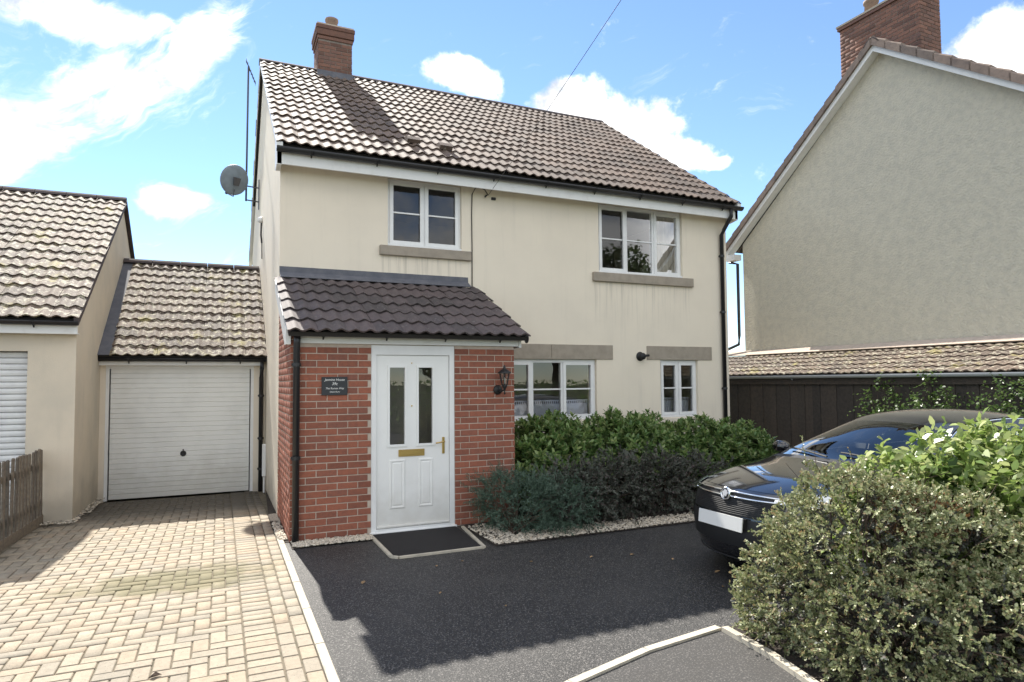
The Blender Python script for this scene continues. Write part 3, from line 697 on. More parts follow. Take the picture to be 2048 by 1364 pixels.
pr = slab(-.04, PW+.10, pEY+.05, pEZ+.01, -.003, pRZ-.02, .05).build('porch_roof', M['deck'], house)
pup = Vector((0, -pEY, pRZ-pEZ)).normalized()
T2 = tile_mesh('roof_tile', M['tile_dark'], tw=.33)
tile_roof(pr, (-.06, pEY, pEZ), (1, 0, 0), pup, PW+.18, math.hypot(pEY, pRZ-pEZ)-.08, T2, rows=6, tw=.33)
MB().prism([(-.0, -.009, 3.245), (2.64, -.009, 3.245), (2.64, -.012, 3.17), (2.64, -.16, 3.085), (-.0, -.16, 3.085), (0, -.012, 3.17)], (0, .006, -.006)).build('flashing', M['lead'], pr)
MB().cbox(.075, PW+.05, PY-.025, PY-.003, 2.135, 2.262, .003).build('fascia', M['fascia'], pr)
for x in (-.055, PW+.052):
    MB().prism([(x, PY-.04, 2.12), (x, PY-.04, 2.285), (x, -.004, 3.06), (x, -.004, 2.93), (x, PY+.12, 2.12)], (.05 if x < 0 else .03, 0, 0)).build('bargeboard', M['fascia'], pr)
gutter(pr, (-.02, PY-.085, 2.262), (PW+.13, PY-.085, 2.262), .056, 4)
MB().lathe([(.0, -.004), (.062, -.004), (.062, .004), (0, .004)], (PW+.134, PY-.085, 2.235), 'x', 14).build('gutter_end', M['black'], pr)
downpipe(pr, [(.055, PY-.085, 2.22), (.055, PY-.085, 2.14), (.055, PY-.055, 2.06), (.055, PY-.05, .02)], .036, [(.055, PY-.05, 1.9), (.055, PY-.05, .9)])
# front door
fr = MB(); fy = PY+.012
fr.box(DX0, DX0+.058, fy, fy+.07, 0.0, DZ); fr.box(DX1-.058, DX1, fy, fy+.07, 0.0, DZ); fr.box(DX0+.058, DX1-.058, fy, fy+.07, DZ-.11, DZ); fr.box(DX0+.058, DX1-.058, fy-.02, fy+.07, 0.0, .045)
fdoor = fr.build('front_door', M['white'], house)
L0, L1, LZ0, LZ1 = DX0+.062, DX1-.062, .052, DZ-.114
ly = fy+.022
GL = [(1.088, 1.268), (1.430, 1.598)]; gz0, gz1 = .985, 1.872
leaf = link_mesh('door_leaf', wall_open(L0, L1, LZ0, LZ1, ly, .044, [(a, b, gz0, gz1) for a, b in GL]), M['door'], fdoor)
for a, b in GL:
    q = .026; s_ = MB(); yy = ly-.012
    s_.box(a-q, b+q, yy, ly-.0005, gz0-q, gz0); s_.box(a-q, b+q, yy, ly-.0005, gz1, gz1+q); s_.box(a-q, a, yy, ly-.0005, gz0, gz1); s_.box(b, b+q, yy, ly-.0005, gz0, gz1)
    s_.build('glazing_bead', M['door'], fdoor)
    MB().add([(a, ly+.02, gz0), (b, ly+.02, gz0), (b, ly+.02, gz1), (a, ly+.02, gz1)], [(0, 1, 2, 3)]).build('door_pane', M['pane'], fdoor)
for a, b in ((1.085, 1.271), (1.428, 1.605)):
    z0, z1 = .254, .815; p = MB(); q = .022
    # raised moulding and fielded centre
    for (i, j, k_, l, h) in ((a, b, z0, z1, .008),):
        ring = [(i, k_), (j, k_), (j, l), (i, l)]; v = []
        for off, hh in ((0, 0.0005), (.010, h), (.020, h), (.034, .001), (.050, .006)):
            v += [(x + (off if x == i else -off), ly-hh, z + (off if z == k_ else -off)) for x, z in ring]
        p.add(v, [(r_*4+c, r_*4+(c+1) % 4, (r_+1)*4+(c+1) % 4, (r_+1)*4+c) for r_ in range(4) for c in range(4)] + [(16, 17, 18, 19)])
    p.build('door_panel', M['door'], fdoor)
MB().cbox(1.19, 1.50, ly-.012, ly-.001, .845, .925, .004).build('letter_plate', M['brass'], fdoor)
MB().cbox(1.205, 1.485, ly-.020, ly-.0125, .862, .910, .004).build('letter_flap', M['brass'], fdoor)
MB().cbox(1.716, 1.748, ly-.010, ly-.001, .855, 1.05, .004).build('handle_plate', M['brass'], fdoor)
MB().tube([(1.732, ly-.008, .995), (1.732, ly-.05, .998), (1.715, ly-.055, .997), (1.625, ly-.052, .985)], .0085, 8).build('door_handle', M['brass'], fdoor, True)
MB().lathe([(0, -.012), (.007, -.012), (.009, -.002), (0.009, 0)], (1.349, ly, 1.426), 'y', 10).build('spy_hole', M['brass'], fdoor)
MB().lathe([(0, -.010), (.006, -.010), (.008, 0)], (1.349, ly, 1.925), 'y', 10).build('door_stud', M['brass'], fdoor)
MB().cbox(L0, L1, ly-.03, ly-.001, .05, .075, .006).build('weather_bar', M['door'], fdoor)
MB().cbox(DX0-.02, DX1+.02, PY-.03, PY+.02, -.02, .018, .006).build('threshold', M['white'], fdoor)
MB().box(.12, PW-.12, -.9, -.86, 0, 2.1).build('hall_wall', M['inner'], house)

# ================================================================== GARAGE
GY = 2.584; GX0 = -2.37
garage = thing('garage', (-1.2, GY, gz(GY)), 'low garage with white up-and-over door and lichen covered tiled roof', 'garage')
g0, g1, gb, gt = -2.2425, -.2379, -.066, 1.9534
link_mesh('wall', wall_open(GX0+.003, -.004, -.15, 2.05, GY, .2, [(g0-.05, g1+.05, -.149, gt+.045)]), M['render'], garage)
fm = MB(); fm.box(g0-.05, g0-.004, GY+.02, GY+.1, gb, gt+.045); fm.box(g1+.004, g1+.05, GY+.02, GY+.1, gb, gt+.045); fm.box(g0-.004, g1+.004, GY+.02, GY+.047, gt-.008, gt+.045)
gd = fm.build('garage_door', M['white'], garage)
n = 26; hgt = (gt-gb-.01)/n
for i in range(n):
    z = gb+.008 + i*hgt; y = GY+.05
    m = MB(); m.add([(x, yy, zz) for (yy, zz) in ((y+.012, z), (y, z+.008), (y, z+hgt-.008), (y+.012, z+hgt), (y+.03, z+hgt), (y+.03, z)) for x in (g0+.012, g1-.012)],
                    [(0, 1, 3, 2), (2, 3, 5, 4), (4, 5, 7, 6), (6, 7, 9, 8), (8, 9, 11, 10), (10, 11, 1, 0)])
    m.build('door_rib', M['gdoor'], gd)
for x in (g0+.006, g1-.006): MB().box(x-.004, x+.004, GY+.055, GY+.075, gb, gt).build('door_edge', M['trim'], gd)
hx, hz = (g0+g1)/2 + .02, .60
MB().lathe([(0, -.02), (.03, -.02), (.045, 0), (.045, .01)], (hx, GY+.045, hz), 'y', 14).tube([(hx, GY+.03, hz+.07), (hx, GY+.015, hz)], .010, 6).build('door_handle', M['iron'], gd)
MB().box(GX0+.003, -.004, 7.3, 7.5, -.15, 2.05).build('wall', M['render'], garage)
geY, geZ, grY, grZ = 2.29, 2.125, 4.913, 3.994
gup = Vector((0, grY-geY, grZ-geZ)).normalized()
gr = slab(GX0+.004, -.004, geY+.05, geZ+.01, grY, grZ-.01, .05); b2 = slab(GX0+.004, -.004, 2*grY-geY, geZ, grY, grZ-.01, .05); gr.add(b2.v, b2.f)
groof = gr.build('roof', M['deck'], garage)
T3 = tile_mesh('roof_tile', M['tile_moss'])
tile_roof(groof, (GX0+.16, geY, geZ), (1, 0, 0), gup, -GX0-.16-.01, math.hypot(grY-geY, grZ-geZ), T3, rows=12)
MB().prism([(GX0+.005, geY, geZ+.02), (GX0+.17, geY, geZ+.02), (GX0+.17, grY, grZ+.004), (GX0+.005, grY, grZ+.004)], (0, 0, .008)).build('lead_valley', M['lead'], groof)
ridge_tiles(groof, (GX0+.01, grY, grZ+.05), (-.005, grY, grZ+.05))
MB().cbox(GX0+.005, -.05, GY-.14, GY-.118, 1.995, 2.10, .003).build('fascia', M['fascia'], garage)
MB().box(GX0+.005, -.05, GY-.118, GY-.001, 2.004, 2.012).build('soffit', M['fascia'], garage)
gutter(garage, (GX0+.01, GY-.20, 2.105), (-.012, GY-.20, 2.105), .052, 3)
downpipe(garage, [(-.075, GY-.20, 2.07), (-.075, GY-.20, 1.95), (-.075, GY-.06, 1.80), (-.075, GY-.05, gz(GY))], .034, [(-.075, GY-.05, 1.5), (-.075, GY-.05, .8), (-.075, GY-.05, .3)])
pp = MB().cbox(-.062, -.002, 2.30, 2.36, .20, .72, .008).tube([(-.03, 2.33, .2), (-.03, 2.33, -.06)], .014, 8).build('cable_cover', M['white'])
tag(pp, 'white plastic cable cover on the gable wall beside the garage downpipe', 'cover')

# ================================================================== NEIGHBOUR ON THE LEFT
NX, NY = -2.366, .76
nb = thing('neighbouring_bungalow', (-4.4, NY, 0), 'low rendered building with mossy tiled roof and roller shutter beside the fence', 'building')
link_mesh('wall', wall_open(-6.8, NX, -.1, 2.52, NY, .25, [(-4.9, -2.87, .0, 2.125)]), M['render_n'], nb)
neY, neZ, nrY, nrZ = .53, 2.51, 4.682, 5.083
def npoly(x): return [(x, NY+.25, -.1), (x, 8.6, -.1), (x, 8.6, 2.6), (x, nrY, nrZ-.12), (x, NY+.25, 2.70)]
MB().prism(npoly(NX), (-.25, 0, 0)).build('wall', M['render_n'], nb)
MB().prism(npoly(-6.8), (.25, 0, 0)).build('wall', M['render_n'], nb)
MB().box(-6.55, NX-.25, 8.35, 8.6, -.1, 2.6).build('wall', M['render_n'], nb)
sh = MB().box(-4.92, -2.85, NY+.19, NY+.21, 0, 2.13).build('roller_shutter', M['trim'], nb)
n = 28
for i in range(n):
    z = .02 + i*2.10/n; h_ = 2.10/n; y = NY+.10
    m = MB(); m.add([(x, yy, zz) for (yy, zz) in ((y+.02, z), (y+.004, z+.012), (y, z+h_*.5), (y+.004, z+h_-.014), (y+.02, z+h_-.004), (y+.04, z+h_-.004), (y+.04, z)) for x in (-4.89, -2.88)],
                    [(2*i_, 2*i_+1, 2*i_+3, 2*i_+2) for i_ in range(6)]); m.build('shutter_slat', M['shutter'], sh)
nr = slab(-6.9, NX+.04, neY+.05, neZ+.01, nrY, nrZ-.01, .05); b2 = slab(-6.9, NX+.04, 2*nrY-neY, neZ, nrY, nrZ-.01, .05); nr.add(b2.v, b2.f)
nroof = nr.build('roof', M['deck'], nb)
nup = Vector((0, nrY-neY, nrZ-neZ)).normalized()
T4 = tile_mesh('roof_tile', M['tile_moss'])
tile_roof(nroof, (-6.92, neY, neZ), (1, 0, 0), nup, 6.92+NX+.06, math.hypot(nrY-neY, nrZ-neZ), T4, rows=16)
ridge_tiles(nroof, (-6.92, nrY, nrZ+.05), (NX+.06, nrY, nrZ+.05))
for (ya, yb) in ((neY, nrY), (2*nrY-neY, nrY)):
    MB().prism([(NX+.06, ya, neZ+.02), (NX+.06, yb, nrZ+.02), (NX+.06, yb, nrZ-.07), (NX+.06, ya, neZ-.07)], (-.055, 0, 0)).build('verge_board', M['ridge'], nroof)
MB().cbox(-6.9, NX+.035, NY-.15, NY-.127, 2.335, 2.475, .003).build('fascia', M['fascia'], nb)
MB().box(-6.9, NX+.035, NY-.127, NY-.001, 2.342, 2.352).build('soffit', M['fascia'], nb)
gutter(nb, (-6.9, NY-.205, 2.49), (NX+.05, NY-.205, 2.49), .052, 5)
# picket fence
pf = thing('picket_fence', (-2.75, 0, .02), 'short weathered grey picket fence beside the block paved drive', 'fence')
fa, fb_ = Vector((-2.80, -1.45, .03)), Vector((-2.68, .70, .07)); d = (fb_-fa); L = d.length; d.normalize(); s_ = Vector((d.y, -d.x, 0))
npk = 20
for i in range(npk):
    p = fa + d*(L*i/(npk-1)); ht = .86 + random.uniform(-.02, .02); w = d*.024; t = s_*.010
    lean = Vector((random.gauss(0, .006), random.gauss(0, .006), 0))
    tp = p + Vector((0, 0, ht)) + lean
    m = MB(); m.prism([p-w-t, p+w-t, tp+w-t-Vector((0, 0, .012)), tp-t, tp-w-t-Vector((0, 0, .012))], t*2); m.build('picket', M['timber'], pf)
for h_ in (.20, .66):
    a = fa + Vector((0, 0, h_)) - s_*.032 - d*.04; b = fb_ + Vector((0, 0, h_)) - s_*.032 + d*.03; q = Vector((0, 0, .032)); t = s_*.018
    MB().prism([a-q-t, b-q-t, b+q-t, a+q-t], t*2).build('rail', M['timber'], pf)
a = fa - Vector((0, 0, .1)); b = fb_ - Vector((0, 0, .12)) + d*.05
MB().prism([a-s_*.02, b-s_*.02, b+s_*.012, a+s_*.012], (0, 0, .16)).build('gravel_board', M['timber'], pf)

# ================================================================== NEIGHBOUR ON THE RIGHT
AZ = R(-1.2); wv = Vector((math.sin(AZ), math.cos(AZ), 0)); nv = Vector((-math.cos(AZ), math.sin(AZ), 0))   # along the gable (away), outwards
def on_gable(u, v, off=0.0):
    d_ = pix_dir(u, v); P = P0 + nv*off; t = (P-CAM).dot(nv)/d_.dot(nv); return CAM + d_*t
d_ = pix_dir(1458, 492); P0 = CAM + d_*(16/math.hypot(d_.x, d_.y)); 
OV = .20
ap = on_gable(1745, 86, OV); rt = on_gable(2048, 164, OV); lf = on_gable(1458, 492, OV)
def gl(q): return (lf-q).dot(wv)     # distance along the gable towards the street
sa = gl(ap); pitR = (ap.z-rt.z)/(gl(rt)-sa); pitL = (ap.z-lf.z)/sa
s_end = sa + (ap.z-lf.z)/pitR
base0 = Vector((lf.x, lf.y, 0)) - nv*OV
def G(s_, z, off=0.0): return base0 - wv*s_ + nv*off + Vector((0, 0, z))
rh = thing('gabled_house', tuple(G(sa, 0)), 'big pale roughcast gable end of the house behind the car', 'house')
ed_ = .22
MB().prism([G(ed_, -.1), G(s_end-ed_, -.1), G(s_end-ed_, lf.z), G(sa, ap.z-.12), G(ed_, lf.z)], -nv*9).build('wall', M['roughcast'], rh)
L0_, A0, R0 = G(0-.10, lf.z-.10*pitL), G(sa, ap.z), G(s_end+.05, lf.z-.05*pitR)
dn = Vector((0, 0, .15)); o1 = nv*OV; o2 = nv*(OV-.025)
MB().prism([L0_+o1, A0+o1, A0+o1-dn, L0_+o1-dn], -nv*.022).build('bargeboard', M['fascia'], rh)
MB().prism([A0+o1, R0+o1, R0+o1-dn, A0+o1-dn], -nv*.022).build('bargeboard', M['fascia'], rh)
for (a, b) in ((L0_, A0), (A0, R0)):
    MB().prism([a+o2-dn*.9, b+o2-dn*.9, b+nv*.002-dn*.9, a+nv*.002-dn*.9], (0, 0, .012)).build('soffit', M['fascia'], rh)
# boxed eaves corner on the garden side
MB().prism([L0_+o1-dn+Vector((0, 0, .0)), L0_+o1-dn-wv*.26+Vector((0, 0, .01)), L0_+o1-dn-wv*.26-Vector((0, 0, .12)), L0_+o1-dn-Vector((0, 0, .12))], -nv*.21).build('eaves_box', M['fascia'], rh)
TR = tile_mesh('roof_tile', M['tile'], amp=.036)
rr1 = MB().prism([L0_+o1*.96+Vector((0, 0, .012)), A0+o1*.96+Vector((0, 0, .012)), A0-nv*9+Vector((0, 0, .012)), L0_-nv*9+Vector((0, 0, .012))], (0, 0, -.05))
rr1.prism([A0+o1*.96+Vector((0, 0, .012)), R0+o1*.96+Vector((0, 0, .012)), R0-nv*9+Vector((0, 0, .012)), A0-nv*9+Vector((0, 0, .012))], (0, 0, -.05))
rroof = rr1.build('roof', M['deck'], rh)
for (base, top, flip) in ((L0_, A0, False), (R0, A0, True)):
    eyv = (top-base).normalized(); exv = -nv if not flip else nv; o_ = base + nv*(OV+.03) + Vector((0, 0, .02)) if not flip else base - nv*8.9 + Vector((0, 0, .02))
    tile_roof(rroof, o_, exv, eyv, 9.0, (top-base).length, TR, limit=150 if flip else 60)
ridge_tiles(rroof, A0+nv*(OV+.05)+Vector((0, 0, .07)), A0-nv*9+Vector((0, 0, .07)), r=.14)
# verge units: overlapping hooded tiles that show above the bargeboard
for (a, b) in ((L0_, A0), (R0, A0)):
    dv = (b-a); LL = dv.length; nn_ = round(LL/.335); dv.normalize()
    for i in range(nn_):
        p = a + dv*(LL*i/nn_); q = a + dv*(LL*(i+1)/nn_ + .03); o_ = nv*(OV+.05); lo = Vector((0, 0, -.045)); h0 = Vector((0, 0, .115)); h1 = Vector((0, 0, .085)); bk_ = nv*.30
        v = [p+o_+lo, p+o_+h0, q+o_+h1, q+o_+lo, p+o_-bk_+lo*.3, p+o_-bk_+h0*1.0, q+o_-bk_+h1*1.0, q+o_-bk_+lo*.3, p+o_-nv*.03+h0*1.25, q+o_-nv*.03+h1*1.25]
        MB().add(v, [(0, 1, 2, 3), (1, 8, 9, 2), (8, 5, 6, 9), (0, 4, 5, 8, 1), (3, 2, 9, 6, 7), (0, 3, 7, 4)]).build('verge_tile', M['tile_v'], rroof)
# chimney of that house: face parallel with the gable, .9 m back
OFFC = -.75
cA = on_gable(1682, 140, OFFC); cB = on_gable(1842, 100, OFFC); sA, sB = gl(cA), gl(cB)
zc0, zc1 = 6.5, on_gable(1680, 56, OFFC).z; nco = int((zc1-6.6)/.075); zc1 = 6.6 + nco*.075
cdep = .62
def Gc(s_, z, off): return G(s_, z, off)
rc = MB().prism([Gc(sA+.008, zc0, OFFC-.008), Gc(sB-.008, zc0, OFFC-.008), Gc(sB-.008, zc0, OFFC-cdep+.008), Gc(sA+.008, zc0, OFFC-cdep+.008)], (0, 0, zc1-zc0)).build('chimney', M['mortar_old'], rh)
cms = brick_face(Gc(sA, 6.6, OFFC), -wv, sB-sA, 6.6, zc1) + brick_face(Gc(sB, 6.6, OFFC), -nv, cdep, 6.6, zc1, offset=.11)
pieces(rc, 'brick', BRO, cms, 300)
for (e, z0, z1) in ((.035, 0, .06), (.05, .062, .10)):
    MB().prism([Gc(sA-e, zc1+z0, OFFC+e), Gc(sB+e, zc1+z0, OFFC+e), Gc(sB+e, zc1+z0, OFFC-cdep-e), Gc(sA-e, zc1+z0, OFFC-cdep-e)], (0, 0, z1-z0)).build('corbel_course', M['brick_old'] if z0 == 0 else M['stone'], rc)
for f_ in (.3, .7): MB().lathe([(0, 0), (.14, 0), (.12, .30), (.145, .31), (.145, .36), (.12, .365), (.11, .02)], Gc(sA+(sB-sA)*f_, zc1+.10, OFFC-cdep/2), n=18).build('chimney_pot', M['terracotta'], rc, True)
# gutter stub and downpipe of that house at the garden corner
gp = G(.10, lf.z-.33, .05)
downpipe(rh, [gp + wv*.25 + Vector((0, 0, -.02)), gp + Vector((0, 0, -.10)), gp + Vector((0, 0, -1.75)) , gp + Vector((0, 0, -1.95)) + wv*.0 + nv*.02, gp + nv*.10 + Vector((0, 0, -2.08)) + wv*.35], .035, [])

# ---- lean-to along that gable
LD = 1.25; zf, zg = 2.24, 1.775; sL0, sL1 = -1.6, 8.6
lt = thing('lean_to', tuple(G(3.5, 0, LD)), 'low lean-to with mossy tiled roof, grey gutter and dark boarded side', 'shed')
lr = MB().prism([G(sL0, zf, .004), G(sL1, zf, .004), G(sL1, zg, LD), G(sL0, zg, LD)], (0, 0, -.05)).build('roof', M['deck'], lt)
T5 = tile_mesh('roof_tile', M['tile_moss'], length=.30, amp=.020)
upl = (G(0, zf, 0)-G(0, zg, LD)).normalized()
tile_roof(lr, G(sL0, zg, LD+.03)+Vector((0, 0, .004)), -wv, upl, sL1-sL0, 1.30, T5, rows=6, gauge=.22, limit=300)
MB().prism([G(sL0, zf+.10, .004), G(sL1, zf+.10, .004), G(sL1, zf-.0, .16), G(sL0, zf-.0, .16)], nv*.008+Vector((0, 0, .012))).build('flashing', M['mortar'], lr)
gg = mat('grey_gutter_plastic', (.46, .47, .48), .45); M['ggut'] = gg
gutter(lt, G(sL0, zg-.005, LD+.075), G(sL1, zg-.005, LD+.075), .055, 6, gg, depth=nv)
MB().prism([G(sL0, zg-.17, LD+.012), G(sL1, zg-.17, LD+.012), G(sL1, zg-.02, LD+.012), G(sL0, zg-.02, LD+.012)], -nv*.02).build('fascia', M['darkwood'], lt)
nbd = 62
for i in range(nbd):
    a = sL0 + (sL1-sL0)*i/nbd; b = sL0 + (sL1-sL0)*(i+1)/nbd - .006; of = LD-.03 - (i % 2)*.008
    MB().prism([G(a, -.1, of), G(b, -.1, of), G(b, zg-.16, of), G(a, zg-.16, of)], -nv*.018).build('board', M['darkwood'], lt)
MB().prism([G(sL0, -.1, LD-.07), G(sL1, -.1, LD-.07), G(sL1, zg-.06, LD-.07), G(sL0, zg-.06, LD-.07)], -nv*.02).build('lining', M['darkwood'], lt)
# a house far behind, seen in the slit between the two gables
fh = thing('distant_house', (16, 22, 0), 'distant house with red tiled roof seen in the slit between the gables', 'house')
MB().box(13, 24, 20, 27, 0, 4.6).build('wall', M['brick'], fh)
MB().prism([(12.8, 19.7, 4.6), (12.8, 27.3, 4.6), (12.8, 23.5, 7.0)], (11.4, 0, 0)).build('roof', M['tile_moss'], fh)

# ================================================================== SMALL FIXTURES
# house sign
sg = thing('house_sign', (.462, PY, 1.565), 'slate house sign with white lettering on the red brick porch', 'sign')
MB().cbox(.323, .602, PY-.016, PY-.002, 1.565, 1.767, .002).build('plaque', M['slate'], sg)
def text(body, x, z, size, y, parent, shear=.25, material=None, bold=.004):
    cu = bpy.data.curves.new('lettering', 'FONT'); cu.body = body; cu.size = size; cu.align_x = 'CENTER'; cu.align_y = 'CENTER'; cu.shear = shear; cu.offset = bold*size; cu.extrude = .0004
    t = bpy.data.objects.new('lettering_tmp', cu); COL.objects.link(t)
    dg = bpy.context.evaluated_depsgraph_get(); dg.update()
    me = bpy.data.meshes.new_from_object(t.evaluated_get(dg)); bpy.data.objects.remove(t); me.materials.clear()
    o = link_mesh('lettering', me, material or M['ink'], parent); o.matrix_basis = Matrix.Translation((x, y, z)) @ Matrix.Rotation(R(90), 4, 'X'); return o
for body, z, size in (('Jasmine House', 1.735, .036), ('39c', 1.690, .044), ('The Roman Way', 1.640, .029), ('Glastonbury', 1.602, .022)): text(body, .462, z, size, PY-.0172, sg)
# lantern
ln = thing('wall_lantern', (2.45, PY, 1.52), 'black carriage lantern on the brick beside the front door', 'lantern')
lx, ly_ = 2.46, PY-.13
MB().lathe([(0, 0), (.055, 0), (.06, -.012), (.045, -.026), (0, -.03)], (2.42, PY-.002, 1.60), 'y', 16).build('back_plate', M['iron'], ln, True)
MB().tube([(2.42, PY-.03, 1.60), (2.43, PY-.08, 1.575), (2.455, PY-.125, 1.60), (lx, ly_, 1.645)], .011, 8).lathe([(0, -.12), (.012, -.11), (.006, -.08), (.018, -.045), (.03, -.02), (.034, 0), (0, 0.002)], (lx, ly_, 1.66), n=12).build('bracket', M['iron'], ln, True)
MB().lathe([(.034, 0), (.062, .135)], (lx, ly_, 1.662), n=6).build('lantern_glass', M['lglass'], ln)
bars = MB()
for k_ in range(6):
    a = k_*math.pi/3; bars.tube([(lx+.035*math.cos(a), ly_+.035*math.sin(a), 1.66), (lx+.064*math.cos(a), ly_+.064*math.sin(a), 1.80)], .006, 5)
bars.lathe([(.03, -.004), (.04, -.004), (.04, .006), (.03, .006)], (lx, ly_, 1.662), n=6); bars.build('cage', M['iron'], ln)
MB().lathe([(.066, 0), (.088, .0), (.078, .018), (.05, .042), (.022, .058), (.014, .075), (.018, .083), (.006, .10), (0, .105)], (lx, ly_, 1.797), n=12).build('lantern_cap', M['iron'], ln, True)
MB().lathe([(0, 0), (.011, 0), (.011, .07), (0, .085)], (lx, ly_, 1.67), n=8).build('bulb', M['plate'], ln)
# flue
fl = MB().lathe([(0, -.10), (.052, -.10), (.056, -.09), (.056, -.012), (.075, -.012), (.078, -.002), (0, -.002)], (5.685, 0, 2.10), 'y', 20).tube([(5.685, -.08, 2.105), (5.80, -.095, 2.115)], .02, 8).build('flue_terminal', M['trim'], None, True)
tag(fl, 'round black flue terminal on the cream wall left of the small window lintel', 'flue')
# phone cable with bracket, on to the overhead line
bk = thing('cable_bracket', (2.96, 0, 4.48), 'small dark cable bracket on the wall between the upper windows', 'bracket')
MB().tube([(2.93, -.005, 4.50), (2.93, -.05, 4.50), (2.90, -.06, 4.47)], .012, 6).build('hook', M['iron'], bk); MB().cbox(3.02, 3.09, -.03, -.002, 4.45, 4.49, .004).build('junction_box', M['iron'], bk)
cb = MB().tube([(2.95, -.06, 4.50), (2.90, -.05, 4.58), (2.83, -.03, 4.62), (2.76, -.02, 4.60), (2.71, -.012, 4.50), (2.702, -.010, 4.2), (2.706, -.010, 3.7), (2.703, -.010, 3.10)], .0075, 6).build('wall_cable', M['cable'], None, True)
tag(cb, 'thin dark cable running down the cream wall to the porch roof', 'cable')
far = CAM + pix_dir(1420, -272)*7.0; a = Vector((2.95, -.06, 4.50)); pts = []
for i in range(17):
    t = i/16; p = a.lerp(far, t); p.z -= .10*4*t*(1-t)*0.4; pts.append(p)
oc = MB().tube(pts, .0035, 6).build('overhead_cable', M['cable'], None, True); tag(oc, 'overhead telephone wire rising from the cable bracket into the sky', 'cable')
# satellite dish and aerial pole on the far gable wall
def at_x(u, v, y):
    d_ = pix_dir(u, v); return CAM + d_*((y-CAM.y)/d_.y)
YP = 5.35
pt_, pb_ = at_x(497, 135, YP), at_x(492, 402, YP)
ae = thing('television_aerial', (pb_.x, YP, pb_.z), 'tall thin aerial pole standing off the left gable wall', 'aerial')
MB().tube([pb_, pt_], .019, 8).build('mast', M['pole'], ae, True)
MB().tube([pt_ + Vector((-.05, -.30, -.01)), pt_ + Vector((.16, .55, -.07))], .013, 6).build('boom', M['pole'], ae)
for k_ in range(7):
    c = (pt_ + Vector((-.05, -.30, -.01))).lerp(pt_ + Vector((.16, .55, -.07)), k_/6); MB().tube([c - Vector((0, 0, .05)), c + Vector((0, 0, .05))], .005, 5).build('aerial_element', M['pole'], ae)
for v_ in (372, 400):
    q = at_x(494, v_, YP); MB().tube([q, Vector((.0, YP, q.z-.02))], .014, 6).build('wall_bracket', M['pole'], ae)
q = at_x(494, 386, YP); MB().cbox(-.02, -.001, YP-.04, YP+.04, q.z-.32, q.z+.30, .003).build('wall_plate', M['pole'], ae)
dc = at_x(472, 361, YP-.35); dish = thing('satellite_dish', tuple(dc), 'grey satellite dish clamped to the aerial pole', 'satellite dish')
dax = Vector((-.25, -.62, -.05)).normalized(); dax = (Vector((-.35, .75, .30))).normalized()   # points at the southern sky behind the house
m = MB(); n = 28; prof = [(0, 0), (.08, .004), (.16, .018), (.24, .042), (.30, .066), (.305, .075), (.30, .07), (.24, .047), (.16, .023), (.08, .009), (0, .005)]
a1 = dax.cross(Vector((0, 0, 1))).normalized(); a2 = a1.cross(dax); v = []
for (r_, h_) in prof:
    for j in range(n): t = 2*math.pi*j/n; v.append(dc + a1*(r_*math.cos(t)*.95) + a2*(r_*math.sin(t)) + dax*h_)
m.add(v, [(i*n+j, i*n+(j+1) % n, (i+1)*n+(j+1) % n, (i+1)*n+j) for i in range(len(prof)-1) for j in range(n)])
m.build('reflector', M['dish'], dish, True)
pole_at = Vector((at_x(494, 366, YP).x, YP, at_x(494, 366, YP).z))
MB().tube([dc, dc.lerp(pole_at, .5) - dax*.06, pole_at], .026, 8).build('mount', M['pole'], dish)
MB().prism([dc - dax*.02 + a1*.07 + a2*.06, dc - dax*.02 - a1*.07 + a2*.06, dc - dax*.02 - a1*.05 - a2*.10, dc - dax*.02 + a1*.05 - a2*.10], -dax*.04).build('clamp_plate', M['pole'], dish)
lb = dc - a2*.27 ; lnb = dc + dax*.36 - a2*.30
MB().tube([dc - a2*.18, lb - dax*.0 - a2*.05, lnb], .012, 6).build('feed_arm', M['pole'], dish); MB().tube([lnb - dax*.03, lnb - dax*.10 + a2*.02], .03, 8).build('receiver', M['trim'], dish, True)
# small light on the left gable wall
wl_ = thing('bulkhead_light', (0, 4.0, 4.8), 'small light with hanging cable high on the left gable wall', 'light')
MB().lathe([(0, -.09), (.05, -.08), (.06, -.03), (.06, -.002), (0, 0)], (0, 4.05, 4.80), 'x', 12).build('lamp_body', M['white'], wl_, True)
MB().tube([(-.02, 4.05, 4.76), (-.03, 3.98, 4.5), (-.012, 4.0, 4.35)], .018, 6).tube([(-.012, 4.0, 4.35), (-.010, 4.0, 4.05)], .009, 5).build('lamp_cable', M['cable'], wl_)

# ================================================================== CAR
CX, CY = 3.21, -4.63
car = thing('parked_car', (CX+2.4, CY, 0), 'black hatchback car parked in front of the house beside the shrubs', 'car')
cen = [(.14, .17), (.04, .24), (.00, .40), (.02, .56), (.06, .69), (.13, .775), (.52, .875), (1.20, .945), (1.60, 1.115), (2.05, 1.285), (2.35, 1.355), (2.95, 1.385), (3.55, 1.335), (4.1, 1.15), (4.45, 1.00), (4.72, .94), (4.78, .6), (4.72, .28)]
edg = [(.78, .19, .83), (.72, .26, .86), (.68, .40, .885), (.66, .54, .895), (.68, .64, .895), (.74, .725, .890), (.98, .81, .875), (1.46, .895, .85), (1.84, 1.07, .70), (2.24, 1.225, .575), (2.52, 1.285, .555), (3.05, 1.315, .555), (3.62, 1.27, .565), (4.12, 1.09, .66), (4.42, .96, .75), (4.62, .90, .78), (4.66, .6, .83), (4.62, .28, .81)]
